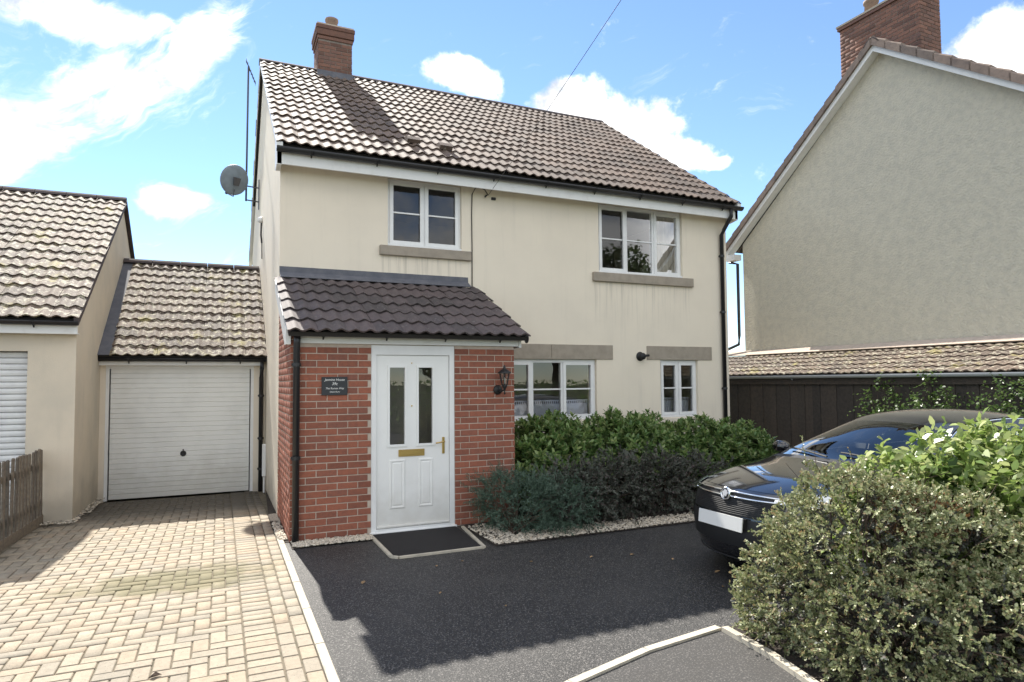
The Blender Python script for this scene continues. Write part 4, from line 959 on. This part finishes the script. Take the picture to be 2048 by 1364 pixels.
def crom(P, t):
    n_ = len(P)-1; i = min(int(t), n_-1); f = t-i
    p0, p1, p2, p3 = P[max(i-1, 0)], P[i], P[i+1], P[min(i+2, n_)]
    return [.5*(2*b + (c-a)*f + (2*a-5*b+4*c-d)*f*f + (3*b-a-3*c+d)*f**3) for a, b, c, d in zip(p0, p1, p2, p3)]
def surf(k_, t, off=0.0):
    """car shell: k_ along the length, t across (-1..1)"""
    def P(k2, t2):
        a = crom(cen, k2); b = crom(edg, k2); q = abs(t2)
        ps = 2.3 if k2 < 6 else 2.0
        if k2 <= 6: sp = 1.0 - (1-q**2.3)**.75 if q < 1 else 1.0
        else: sp = q**2.2
        w2 = min(max(k2-5.2, 0)/1.2, 1); sfr = (1.0-(1-min(q, 1)**2.3)**.75)*(1-w2) + q**2.2*w2
        s_ = a[0] + (b[0]-a[0])*sfr; z = a[1] + (b[1]-a[1])*q**2.4; v_ = b[2]*t2*(1+.06*(1-q)*1.0)
        return Vector((CX+s_, CY+v_, z))
    p = P(k_, t)
    if off:
        e = .02; du = P(min(k_+e, 17), t)-P(max(k_-e, 0), t); dv = P(k_, min(t+e, 1))-P(k_, max(t-e, -1)); nn = dv.cross(du).normalized()
        c0 = Vector((CX+2.4, CY, .5))
        if nn.dot(p-c0) < 0: nn = -nn
        p = p + nn*off
    return p
def patch(name, k0, k1, t0, t1, material, parent, nk=None, nt=None, off=0.0, smooth=True):
    nk = nk or max(2, int((k1-k0)*6)); nt = nt or max(2, int((t1-t0)*16)); m = MB()
    v = [surf(k0+(k1-k0)*i/nk, t0+(t1-t0)*j/nt, off) for i in range(nk+1) for j in range(nt+1)]
    m.add(v, [(i*(nt+1)+j, i*(nt+1)+j+1, (i+1)*(nt+1)+j+1, (i+1)*(nt+1)+j) for i in range(nk) for j in range(nt)])
    return m.build(name, material, parent, smooth)
def strip(name, path, r, material, parent, n=6, off=.006):
    return MB().tube([surf(k_, t, off) for k_, t in path], r, n).build(name, material, parent, True)
patch('front_bumper', 0, 5.0, -1, 1, M['paint'], car)
patch('bonnet', 5.02, 6.98, -.985, .985, M['paint'], car)
for s_ in (-1, 1): patch('wing', 5.0, 7.0, min(s_*.985, s_), max(s_*.985, s_), M['paint'], car, nt=2)
patch('cowl', 6.98, 7.12, -1, 1, M['trim'], car)
patch('windscreen', 7.12, 8.97, -.93, .93, M['cglass'], car)
for s_ in (-1, 1): patch('pillar', 7.0, 9.0, min(s_*.93, s_), max(s_*.93, s_), M['paint'], car, nt=3)
patch('roof', 8.97, 12.0, -1, 1, M['paint'], car)
patch('rear_window', 12.0, 14.0, -.95, .95, M['cglass'], car)
for s_ in (-1, 1): patch('pillar', 12.0, 14.0, min(s_*.95, s_), max(s_*.95, s_), M['paint'], car, nt=3)
patch('boot_lid', 14.0, 17.0, -1, 1, M['paint'], car)
# sides: belt to sill, with wheel arches, and side glass
WB = ((.93, .325), (3.67, .325))
def belt(s_):
    pts = [(e_[0], e_[1], e_[2]) for e_ in edg[5:8]] + [(2.2, .915, .885), (3.0, .93, .89), (3.8, .945, .875), (4.42, .955, .80), (4.64, .90, .79)]
    for a, b in zip(pts[:-1], pts[1:]):
        if a[0] <= s_ <= b[0]:
            f = (s_-a[0])/(b[0]-a[0]); return a[1]+(b[1]-a[1])*f, a[2]+(b[2]-a[2])*f
    return (pts[0][1], pts[0][2]) if s_ < pts[0][0] else (pts[-1][1], pts[-1][2])
for sd_ in (-1, 1):
    ns, nz = 120, 22; v = []; f = []
    for i in range(ns+1):
        s_ = .70 + 3.94*i/ns; zb, vb = belt(s_)
        for j in range(nz+1):
            q = j/nz; z = .20 + (zb-.20)*q; endf = max(0, 1-(s_-.7)/.5)*.0 + max(0, (s_-4.0)/.64)*.06
            w_ = vb + .045*math.sin(math.pi*min(1, q*1.02))**.8*(1-endf*6) - .03*(1-q)**3
            v.append((CX+s_, CY+sd_*w_, z))
    for i in range(ns):
        for j in range(nz):
            sc_ = .70+3.94*(i+.5)/ns; zc_ = v[i*(nz+1)+j][2]+.01
            if any((sc_-a)**2+(zc_-b)**2 < .345**2 for a, b in WB): continue
            f.append((i*(nz+1)+j, (i+1)*(nz+1)+j, (i+1)*(nz+1)+j+1, i*(nz+1)+j+1))
    MB().add(v, f).build('body_side', M['paint'], car, True)
    # side glass between belt and roof edge
    ks = [7.0+5.9*i/40 for i in range(41)]; v = []
    for k_ in ks:
        e_ = crom(edg, k_); top = Vector((CX+e_[0], CY+sd_*e_[2]*1.0, e_[1])); zb, vb = belt(e_[0]); bot = Vector((CX+e_[0], CY+sd_*(vb-.01), zb))
        v += [bot, top - Vector((0, 0, .012))]
    MB().add(v, [(2*i, 2*i+2, 2*i+3, 2*i+1) for i in range(40)]).build('side_window', M['cglass'], car, True)
    MB().tube([v[2*i+1] + Vector((0, sd_*.006, -.004)) for i in range(2, 40)], .009, 6).build('window_trim', M['chrome'], car, True)
    MB().tube([v[2*i] + Vector((0, sd_*.012, 0)) for i in range(2, 41)], .008, 6).build('belt_trim', M['chrome'], car, True)
    kx = Vector((CX+2.75, 0, 0)); m = MB(); m.prism([(CX+2.72, CY+sd_*.88, .93), (CX+2.84, CY+sd_*.88, .93), (CX+2.83, CY+sd_*.575, 1.29), (CX+2.75, CY+sd_*.575, 1.29)], (0, sd_*.012, 0)); m.build('pillar', M['trim'], car)
    # door mirror
    mc = Vector((CX+1.72, CY+sd_*.98, .97)); mm = MB(); pr_ = [(0, -.06), (.045, -.05), (.062, -.01), (.058, .05), (.04, .075), (0, .08)]
    n = 14; vv = []
    for (r_, h_) in pr_:
        for j in range(n): a = 2*math.pi*j/n; vv.append(mc + Vector((h_, 1.6*r_*math.cos(a), 1.0*r_*math.sin(a))))
    mm.add(vv, [(i*n+j, i*n+(j+1) % n, (i+1)*n+(j+1) % n, (i+1)*n+j) for i in range(len(pr_)-1) for j in range(n)])
    mm.tube([mc - Vector((0, sd_*.06, .03)), Vector((CX+1.70, CY+sd_*.84, .92))], .022, 8); mm.build('door_mirror', M['paint'], car, True)
    # headlight and fog light
    t0, t1 = (.56, .965) if sd_ > 0 else (-.965, -.56)
    patch('headlight', 4.35, 5.25, t0, t1, M['lamp'], car, off=.008)
    strip('lamp_trim', [(4.35, t0+(t1-t0)*i/14) for i in range(15)], .006, M['chrome'], car, off=.012)
    t0, t1 = (.60, .86) if sd_ > 0 else (-.86, -.60)
    patch('fog_lamp', 2.0, 2.8, t0, t1, M['trim'], car, off=.006)
    for (a, b) in WB:
        wc_ = Vector((CX+a, CY+sd_*.80, b)); wt = MB().lathe([(.205, -.10), (.30, -.10), (.322, -.07), (.325, 0), (.322, .07), (.30, .10), (.205, .10)], wc_, 'y', 28).build('wheel', M['tyre'], car, True)
        rim = MB(); yo = sd_*.085
        rim.lathe([(.205, yo*1.1), (.195, yo), (.185, yo*.5), (.0, yo*.4)], wc_, 'y', 28)
        for k_ in range(5):
            an = 2*math.pi*k_/5; dd = Vector((math.cos(an), 0, math.sin(an))); pp_ = Vector((-dd.z, 0, dd.x))
            rim.prism([wc_ + pp_*.03 + Vector((0, yo*.6, 0)), wc_ - pp_*.03 + Vector((0, yo*.6, 0)), wc_ + dd*.2 - pp_*.022 + Vector((0, yo*.6, 0)), wc_ + dd*.2 + pp_*.022 + Vector((0, yo*.6, 0))], (0, yo*.4, 0))
        rim.build('rim', M['alloy'], wt)
# grille: dark opening framed by two chrome bars meeting at the lamps, badge in the middle
patch('grille', 3.05, 4.75, -.56, .56, M['trim'], car, off=.004)
strip('grille_bar', [(4.66, -.575+1.15*i/30) for i in range(31)], .0085, M['chrome'], car, off=.010)
strip('grille_bar', [(4.22 + .10*abs(-1+2*i/30)**3, -.50+1.0*i/30) for i in range(31)], .0085, M['chrome'], car, off=.010)
for s_ in (-1, 1):
    patch('grille_wing', 4.28, 4.66, min(s_*.47, s_*.575), max(s_*.47, s_*.575), M['chrome'], car, off=.010, nk=4, nt=4)
for i in range(9): strip('mesh_bar', [(3.15+.11*i, -.52+1.04*j/16) for j in range(17)], .003, M['trim'], car, n=4, off=.008)
patch('lower_intake', 1.55, 2.95, -.58, .58, M['trim'], car, off=.005)
strip('lip_trim', [(.75, -.9+1.8*i/30) for i in range(31)], .007, M['trim'], car, off=.010)
bp = surf(4.42, 0, .016); bn = Vector((-1, 0, .12)).normalized(); b1 = Vector((0, 1, 0)); b2_ = bn.cross(b1)
def disc(name, prof, material, parent):
    n = 28; v = []
    for (r_, h_) in prof:
        for j in range(n): a = 2*math.pi*j/n; v.append(bp + b1*r_*math.cos(a) + b2_*r_*math.sin(a) + bn*h_)
    return MB().add(v, [(i*n+j, i*n+(j+1) % n, (i+1)*n+(j+1) % n, (i+1)*n+j) for i in range(len(prof)-1) for j in range(n)]).build(name, material, parent, True)
badge = disc('badge', [(0, 0), (.052, 0), (.052, .012), (.0, .012)], M['trim'], car)
disc('badge_ring', [(.043, .010), (.046, .020), (.053, .020), (.057, .008), (.057, 0)], M['chrome'], badge)
gpts = [(-.036, -.044), (-.012, -.050), (-.006, -.022), (.018, -.030), (.030, -.006), (.046, .006), (.030, .020), (.034, .040), (.012, .030), (-.004, .046), (-.018, .022), (-.040, .016), (-.026, -.008)]
sgn = 1 if b2_.z > 0 else -1
MB().prism([bp + b1*(-y_*.84) + b2_*(z_*sgn*.84) + bn*.0125 for y_, z_ in gpts], bn*.008).build('badge_emblem', M['silver'], badge)
npc = surf(2.55, 0, .018); t_ = Vector((0, 0, 1)); tl = Vector((.12, 0, 1)).normalized()
v0 = Vector((CX-.028, CY, .515))
MB().prism([v0 + Vector((0, -.26, 0)) - tl*.056, v0 + Vector((0, .26, 0)) - tl*.056, v0 + Vector((0, .26, 0)) + tl*.056, v0 + Vector((0, -.26, 0)) + tl*.056], (.010, 0, 0)).build('number_plate', M['plate'], car)
MB().box(CX+.02, CX+.25, CY-.25, CY+.25, .47, .56).build('plate_carrier', M['trim'], car)
for (ta, tb) in ((-.02, .72), (-.72, -.10)):
    pts = [surf(7.10 + .25*math.sin(i/12*1.5), ta+(tb-ta)*i/12, .022) for i in range(13)]; MB().tube(pts, .009, 6).build('wiper', M['trim'], car)
# cabin
MB().box(CX+.75, CX+4.2, CY-.80, CY+.80, .18, .40).build('underfloor', M['trim'], car)
MB().box(CX+1.28, CX+1.75, CY-.70, CY+.70, .62, .90).build('dashboard', M['trim'], car)
for s_ in (-1, 1):
    MB().cbox(CX+2.25, CX+2.40, CY+s_*.36-.24, CY+s_*.36+.24, .5, 1.02, .05).build('seat', M['trim'], car); MB().cbox(CX+2.30, CX+2.39, CY+s_*.36-.11, CY+s_*.36+.11, 1.04, 1.19, .03).build('headrest', M['trim'], car)
MB().cbox(CX+3.25, CX+3.4, CY-.6, CY+.6, .5, 1.0, .05).build('rear_seat', M['trim'], car)
MB().lathe([(.17, -.012), (.185, 0), (.17, .012), (.158, 0), (.17, -.012)], (CX+1.85, CY-.36, .93), 'x', 20).build('steering_wheel', M['trim'], car)

# ================================================================== PLANTS
HEX = np.array([(0, 0, 0), (.5, .30, .05), (.42, .70, .08), (0, 1, 0), (-.42, .70, .08), (-.5, .30, .05)])
def leaves(name, P, D, N, length, width, material, parent, droop=0.0):
    """P base points, D directions, N approx normals: one six-cornered leaf each"""
    D = D/np.linalg.norm(D, axis=1, keepdims=True); S = np.cross(D, N); S /= np.linalg.norm(S, axis=1, keepdims=True)+1e-9; Nn = np.cross(S, D)
    L = np.broadcast_to(length, len(P))[:, None, None]; Wd = np.broadcast_to(width, len(P))[:, None, None]
    v = P[:, None, :] + S[:, None, :]*HEX[None, :, 0:1]*Wd + D[:, None, :]*HEX[None, :, 1:2]*L + Nn[:, None, :]*(HEX[None, :, 2:3]*L - droop*L*HEX[None, :, 1:2]**2)
    o = stuff_mesh(name, v.reshape(-1, 3), 6, material, parent); o['kind'] = 'stuff'; return o
def rdir(n):
    a = rng.normal(size=(n, 3)); return a/np.linalg.norm(a, axis=1, keepdims=True)
def ell_points(ells, n, shell=(.80, 1.03), lump=.10, zmin=.02, freq=6.0):
    """points in the outer shell of a union of ellipsoids (cx,cy,cz,rx,ry,rz) with outward normals"""
    ells = np.array(ells); vol = ells[:, 3]*ells[:, 4] + ells[:, 4]*ells[:, 5] + ells[:, 3]*ells[:, 5]; P = []; Q = []
    while sum(len(p) for p in P) < n:
        k_ = rng.choice(len(ells), n, p=vol/vol.sum()); d_ = rdir(n); e = ells[k_]
        lum = 1 + lump*(np.sin(d_[:, 0]*freq+k_*1.7)*np.sin(d_[:, 1]*freq*1.1+k_) + .6*np.sin(d_[:, 2]*freq*1.9+k_*2.1+d_[:, 0]*4))
        rad = rng.uniform(shell[0], shell[1], n)*lum
        p = e[:, :3] + d_*e[:, 3:]*rad[:, None]
        keep = p[:, 2] > zmin
        for j, e2 in enumerate(ells):
            q = (((p-e2[:3])/e2[3:])**2).sum(1); keep &= (q > (shell[0]*.92)**2) | (k_ == j)
        nn = d_/e[:, 3:]; nn /= np.linalg.norm(nn, axis=1, keepdims=True)
        P.append(p[keep]); Q.append(nn[keep])
    return np.concatenate(P)[:n], np.concatenate(Q)[:n]
def rosettes(P, Nn, per, length, spread=.9):
    n = len(P); ax = Nn*.7 + np.array([0, 0, .75]) + rng.normal(scale=.25, size=(n, 3)); ax /= np.linalg.norm(ax, axis=1, keepdims=True)
    t1 = np.cross(ax, rng.normal(size=(n, 3))); t1 /= np.linalg.norm(t1, axis=1, keepdims=True); t2 = np.cross(ax, t1)
    pts = []; D = []; NN = []
    for i in range(per):
        a = i*2.4 + rng.uniform(-.3, .3, n); tilt = spread*(1-.55*i/per); up_ = .25 + .8*i/per
        rad = t1*np.cos(a)[:, None] + t2*np.sin(a)[:, None]
        d_ = rad*tilt + ax*up_; pts.append(P + ax*(length*.55*(i/per-.5))); D.append(d_); NN.append(ax*tilt - rad*up_)
    return np.concatenate(pts), np.concatenate(D), np.concatenate(NN)
def shoots(P, Nn, per, slen, up_=.35, jitter=.35, bend=.5):
    """leafy shoots: points along short curved twigs with leaves on alternate sides"""
    n = len(P); d0 = Nn + np.array([0, 0, up_]) + rng.normal(scale=jitter, size=(n, 3)); d0 /= np.linalg.norm(d0, axis=1, keepdims=True)
    d1 = d0 + rng.normal(scale=bend, size=(n, 3)) - np.array([0, 0, bend*.4]); L = rng.uniform(.5, 1.1, n)*slen
    side = np.cross(d0, rdir(n)); side /= np.linalg.norm(side, axis=1, keepdims=True)
    pts = []; D = []; NN = []
    for i in range(per):
        t = (i+.5)/per; pts.append(P + (d0*t + (d1-d0)*t*t*.5)*L[:, None]); dd = d0 + (d1-d0)*t
        sg_ = 1 if i % 2 else -1; D.append(side*sg_ + dd*.7 + rng.normal(scale=.35, size=(n, 3))); NN.append(np.cross(side, dd)*sg_ + rng.normal(scale=.4, size=(n, 3)) + np.array([0, 0, .5]))
    return np.concatenate(pts), np.concatenate(D), np.concatenate(NN)
def stems(name, parent, base, tips, r, material, wig=.06):
    m = MB()
    for tp in tips:
        a = Vector(base) + Vector((random.gauss(0, .05), random.gauss(0, .05), 0)); b = Vector(tp); mid = a.lerp(b, .5) + Vector((random.gauss(0, wig), random.gauss(0, wig), wig))
        m.tube([a, a.lerp(mid, .6), mid, mid.lerp(b, .55), b], r, 5, r2=r*.35)
    return m.build(name, material, parent)
def shrub(name, base, label, cat, group=None): return thing(name, base, label, cat, group)

# hedge under the windows
hd_specs = [((3.35, -1.05, 0), [(3.35, -1.05, .62, .62, .62, .58), (2.98, -1.35, .48, .38, .40, .50), (3.7, -.85, .70, .45, .5, .50)], 'glossy evergreen shrub against the brick porch side, under the wide window'),
            ((4.7, -.95, 0), [(4.6, -1.0, .66, .68, .66, .58), (5.1, -.85, .62, .5, .55, .56)], 'glossy evergreen shrub between the wide window and the small window'),
            ((6.2, -.95, 0), [(6.05, -1.0, .60, .72, .66, .52), (6.75, -.95, .50, .62, .60, .50), (7.2, -.9, .36, .45, .45, .42)], 'glossy evergreen shrub under the small window next to the car')]
for base, el, lab in hd_specs:
    s_ = shrub('evergreen_shrub', base, lab, 'shrub', 'evergreen shrubs under the ground floor windows')
    P, Nn = ell_points(el, 1050, (.78, 1.04), .10, .08)
    p_, d_, n_ = rosettes(P, Nn, 9, .085); k_ = rng.uniform(.06, .105, len(p_)); leaves('foliage', p_, d_, n_, k_, k_*.42, M['lf_hedge'], s_, .12)
    P2, N2 = ell_points(el, 500, (.35, .75), .08, .08); p_, d_, n_ = rosettes(P2, N2, 7, .085); leaves('inner_foliage', p_, d_, n_, .09, .045, M['lf_hedge'], s_, .1)
    stems('stem', s_, base, P2[rng.choice(len(P2), 16)], .016, M['bark'])
# low shrubs at the gravel edge
low = [((2.35, -2.2, 0), [(2.50, -2.15, .28, .44, .40, .34), (2.85, -2.35, .26, .44, .34, .30), (2.30, -1.98, .36, .28, .28, .28)], 'spreading blue green juniper beside the brick porch', 'lf_jun', 'juniper', 26000),
       ((3.45, -2.05, 0), [(3.25, -2.1, .34, .50, .40, .36), (3.8, -2.05, .36, .50, .42, .36)], 'low dark purple shrub behind the pebble strip', 'lf_dark', 'dark_shrub', 17000),
       ((4.7, -1.95, 0), [(4.5, -2.0, .34, .55, .42, .38), (5.2, -1.95, .32, .50, .42, .34)], 'low dark shrub behind the pebbles by the car bonnet', 'lf_dark', 'dark_shrub', 15000)]
for base, el, lab, mt, nm, cnt in low:
    s_ = shrub(nm, base, lab, 'shrub'); per = 22
    P, Nn = ell_points(el, cnt//per, (.55, .98), .14, .04)
    p_, d_, n_ = shoots(P, Nn, per, .20, .3, .4, .7); k_ = rng.uniform(.018, .034, len(p_)) if mt == 'lf_jun' else rng.uniform(.02, .04, len(p_))
    leaves('foliage', p_, d_, n_, k_, k_*(.28 if mt == 'lf_jun' else .5), M[mt], s_)
    stems('stem', s_, base, P[rng.choice(len(P), 24)], .010, M['bark'])
# small leaved shrub in the foreground
cb_ = shrub('small_leaved_shrub', (3.1, -6.3, 0), 'dense small leaved shrub by the pavement edge in front of the car', 'shrub')
el = [(2.98, -6.10, .55, .50, .52, .58), (2.72, -5.92, .36, .30, .40, .40), (3.35, -6.35, .52, .55, .55, .46), (3.75, -6.45, .42, .50, .50, .46), (2.75, -6.45, .26, .40, .42, .34), (3.2, -6.8, .28, .6, .4, .36), (2.66, -5.72, .18, .20, .24, .22)]
P, Nn = ell_points(el, 5200, (.84, 1.0), .11, .02, 9)
p_, d_, n_ = shoots(P, Nn, 16, .085, .25, .6, .7); k_ = rng.uniform(.013, .023, len(p_)); leaves('foliage', p_, d_, n_, k_, k_*.68, M['lf_cot'], cb_)
P2, N2 = ell_points(el, 900, (.35, .74), .1, .02, 7); p_, d_, n_ = shoots(P2, N2, 24, .2, .3, .5, .6); leaves('inner_foliage', p_, d_, n_, .020, .014, M['lf_dark'], cb_)  # inner leaves coloured darker, painting the shade in the gaps
tw = MB()
for i in rng.choice(len(P), 120):
    a = Vector(P[i]); n3 = Vector(Nn[i]); b = a + (n3 + Vector((random.gauss(0, .4), random.gauss(0, .4), .25+random.gauss(0, .3)))).normalized()*random.uniform(.08, .2)
    tw.tube([a - n3*.25, a.lerp(b, .2) + Vector((0, 0, .01)), b], .0035, 4, r2=.0014)
for i in range(16):
    a = Vector((random.uniform(2.8, 3.5), random.uniform(-6.35, -6.0), random.uniform(.75, .95))); dx_ = random.uniform(-.25, .25)
    tw.tube([a - Vector((0, 0, .3)), a, a + Vector((dx_*.5, -.05, .16)), a + Vector((dx_, -.12, .20))], .006, 5, r2=.003)
tw.build('twig', M['bark'], cb_)
stems('stem', cb_, (3.1, -6.3, 0), P2[rng.choice(len(P2), 40)], .012, M['bark'], .1)
# long sprigs standing out at the left edge
sp_ = np.array([(2.58, -5.80, .62), (2.72, -5.86, .78), (2.80, -5.95, .92)]); sn = np.tile([-.15, .05, 1.0], (len(sp_), 1))
ex_ = P[(P[:, 2] > .55)]; ex_ = ex_[rng.choice(len(ex_), 34)]; sp_ = np.concatenate([sp_, ex_]); sn = np.concatenate([sn, np.tile([-.1, .0, 1.0], (len(ex_), 1)) + rng.normal(scale=.35, size=(len(ex_), 3))])
p_, d_, n_ = shoots(sp_, sn, 30, .22, .6, .12, .2); leaves('sprig', p_, d_, n_, .014, .009, M['lf_cot'], cb_)
# dry patch in it
Pd, Nd = ell_points([(3.62, -6.20, .80, .26, .2, .12), (3.25, -6.3, .84, .22, .2, .12)], 260, (.6, 1.0), .1); p_, d_, n_ = shoots(Pd, Nd, 16, .12); leaves('dry_foliage', p_, d_, n_, .016, .010, M['lf_brown'], cb_)
# broad leaved bramble behind it
bb = shrub('bramble', (4.3, -6.1, 0), 'broad bright leaved bramble sprawling over the far side of the roadside bed', 'shrub')
el = [(3.62, -5.90, .60, .36, .26, .52), (3.95, -6.02, .62, .55, .40, .58), (4.6, -6.1, .68, .62, .50, .56), (5.3, -6.3, .68, .6, .6, .56), (4.3, -6.55, .58, .6, .4, .50), (5.9, -6.4, .66, .6, .6, .56)]
P, Nn = ell_points(el, 3200, (.80, 1.03), .12, .1)
p_, d_, n_ = shoots(P, Nn, 6, .18, .3, .45, .5); n_ = n_*.7 + np.array([0, 0, .8]); k_ = rng.uniform(.045, .092, len(p_)); leaves('foliage', p_, d_, n_, k_, k_*.54, M['lf_bramble'], bb, .25)
P2, N2 = ell_points(el, 500, (.4, .8), .1, .1); p_, d_, n_ = shoots(P2, N2, 5, .2); leaves('inner_foliage', p_, d_, n_, .08, .055, M['lf_climb'], bb, .2)  # darker leaf colour inside stands in for the bramble's shaded interior
stems('stem', bb, (4.5, -6.2, 0), P2[rng.choice(len(P2), 30)], .008, M['bark'], .1)
# climbers along the lean-to
cl_specs = [(G(4.5, 0, LD+.5), [(*G(4.45, 1.40, LD+.22), .16, .22, .30), (*G(4.7, 1.0, LD+.3), .25, .40, .35)], 'sparse leafy climber reaching the grey gutter beside the bare dark boards', 150),
            (G(5.5, 0, LD+.5), [(*G(5.35, 1.28, LD+.35), .25, .38, .24), (*G(5.2, 1.58, LD+.22), .12, .14, .16), (*G(5.6, .9, LD+.4), .3, .5, .4)], 'lower leafy climber on the boarded wall behind the car roof', 260),
            (G(6.8, 0, LD+.5), [(*G(6.5, 1.36, LD+.4), .30, .40, .30), (*G(7.1, 1.40, LD+.4), .35, .5, .34), (*G(6.7, .9, LD+.45), .45, .7, .5)], 'bushy climber at the street end of the lean-to', 520)]
for base, el, lab, cnt in cl_specs:
    s_ = shrub('climber', tuple(base), lab, 'climber', 'climbers along the lean-to')
    P, Nn = ell_points(el, cnt, (.5, 1.1), .16, .1); p_, d_, n_ = shoots(P, Nn, 6, .22, .4, .5, .6); n_ = n_*.6 + np.array([0, 0, .6]); k_ = rng.uniform(.03, .055, len(p_)); leaves('foliage', p_, d_, n_, k_, k_*.7, M['lf_climb'], s_, .2)
    stems('stem', s_, tuple(base), P[rng.choice(len(P), 12)], .010, M['bark'], .08)
P = np.array([G(3.15, 1.62, LD+.2), G(3.2, 1.7, LD+.16), G(4.25, 1.66, LD+.18), G(4.35, 1.70, LD+.14)], dtype=float)
# trees and hedge across the road (they show in the panes)
tr_specs = [(17.5, -25, 9.5, 2.8), (23.5, -26, 11.5, 3.3), (29.5, -25.5, 12.0, 3.4), (10.5, -26, 5.6, 2.2), (36, -27, 11, 3.2)]
tlab = ['broad tree across the road, second along from the short tree', 'tall spreading tree in the middle of the row across the road', 'tallest tree of the row across the road', 'short round tree at the end of the row across the road', 'tall tree at the far end of the row across the road']
for (x, y, h_, r_), lab in zip(tr_specs, tlab):
    t = thing('tree', (x, y, -.06), lab, 'tree', 'trees across the road')
    tm = MB(); tm.tube([(x, y, -.06), (x+.05, y, h_*.25), (x-.05, y+.05, h_*.6)], .22, 8, r2=.10)
    el = []
    for i in range(9):
        a = random.uniform(0, 6.28); q = random.uniform(.2, .62)*r_; z = random.uniform(.38, .86)*h_; c = (x+math.cos(a)*q, y+math.sin(a)*q, z); rad = random.uniform(.32, .5)*r_
        el.append((*c, rad, rad, rad*.85)); tm.tube([(x, y, h_*.22), Vector((x, y, h_*.35)).lerp(Vector(c), .5), c], .08, 6, r2=.03)
    tm.build('trunk', M['bark'], t)
    P, Nn = ell_points(el, 5200, (.55, 1.08), .15); d_ = rdir(len(P)) + Nn*.4; n_ = rdir(len(P)) + np.array([0, 0, .8]); k_ = rng.uniform(.16, .30, len(P)); leaves('crown', P, d_, n_, k_, k_*.7, M['lf_tree'], t, .2)
hg = thing('roadside_hedge', (14, -20.5, -.06), 'long clipped hedge across the road', 'hedge')
P = np.c_[rng.uniform(-6, 40, 14000), -20.5 + rng.uniform(-.5, .55, 14000), rng.uniform(0, 1.75, 14000)]; k_ = rng.uniform(.09, .15, len(P)); leaves('foliage', P, rdir(len(P)), rdir(len(P)) + np.array([0, .3, .5]), k_, k_*.6, M['lf_hedge'], hg)
# fallen leaves
fl_spots = [(.44, -3.35, 1), (1.15, -3.15, 0), (1.42, -3.1, 0), (2.0, -3.4, 0), (3.25, -3.9, 0), (3.0, -3.6, 1), (.95, -3.9, 0), (1.3, -4.4, 0), (2.6, -3.5, 0), (3.35, -4.4, 1), (3.1, -4.75, 0)]
for i, (x, y, big) in enumerate(fl_spots):
    s_ = .035 if big else .020; a = random.uniform(0, 6.28); c, s2 = math.cos(a)*s_, math.sin(a)*s_
    v = [(x + c*hx_ - s2*hy_, y + s2*hx_ + c*hy_, .004 + abs(hx_)*.012 + .003*hy_) for hx_, hy_ in ((0, -1), (.5, -.4), (.45, .4), (0, 1), (-.45, .4), (-.5, -.4))] + [(x, y, .002)]
    tag(MB().add(v, [(i_, (i_+1) % 6, 6) for i_ in range(6)]).build('fallen_leaf', M['deadleaf']), 'small pale fallen leaf lying on the shaded tarmac', 'leaf', 'fallen leaves on the tarmac')
x, y = -1.02, -4.62
tag(MB().add([(x-.035, y-.01, .004), (x, y-.025, .02), (x+.04, y+.012, .006), (x+.005, y+.03, .022), (x-.01, y, .003)], [(0, 1, 4), (1, 2, 4), (2, 3, 4), (3, 0, 4)]).build('curled_leaf', M['bark']), 'dark curled leaf on the sunlit block paving', 'leaf')
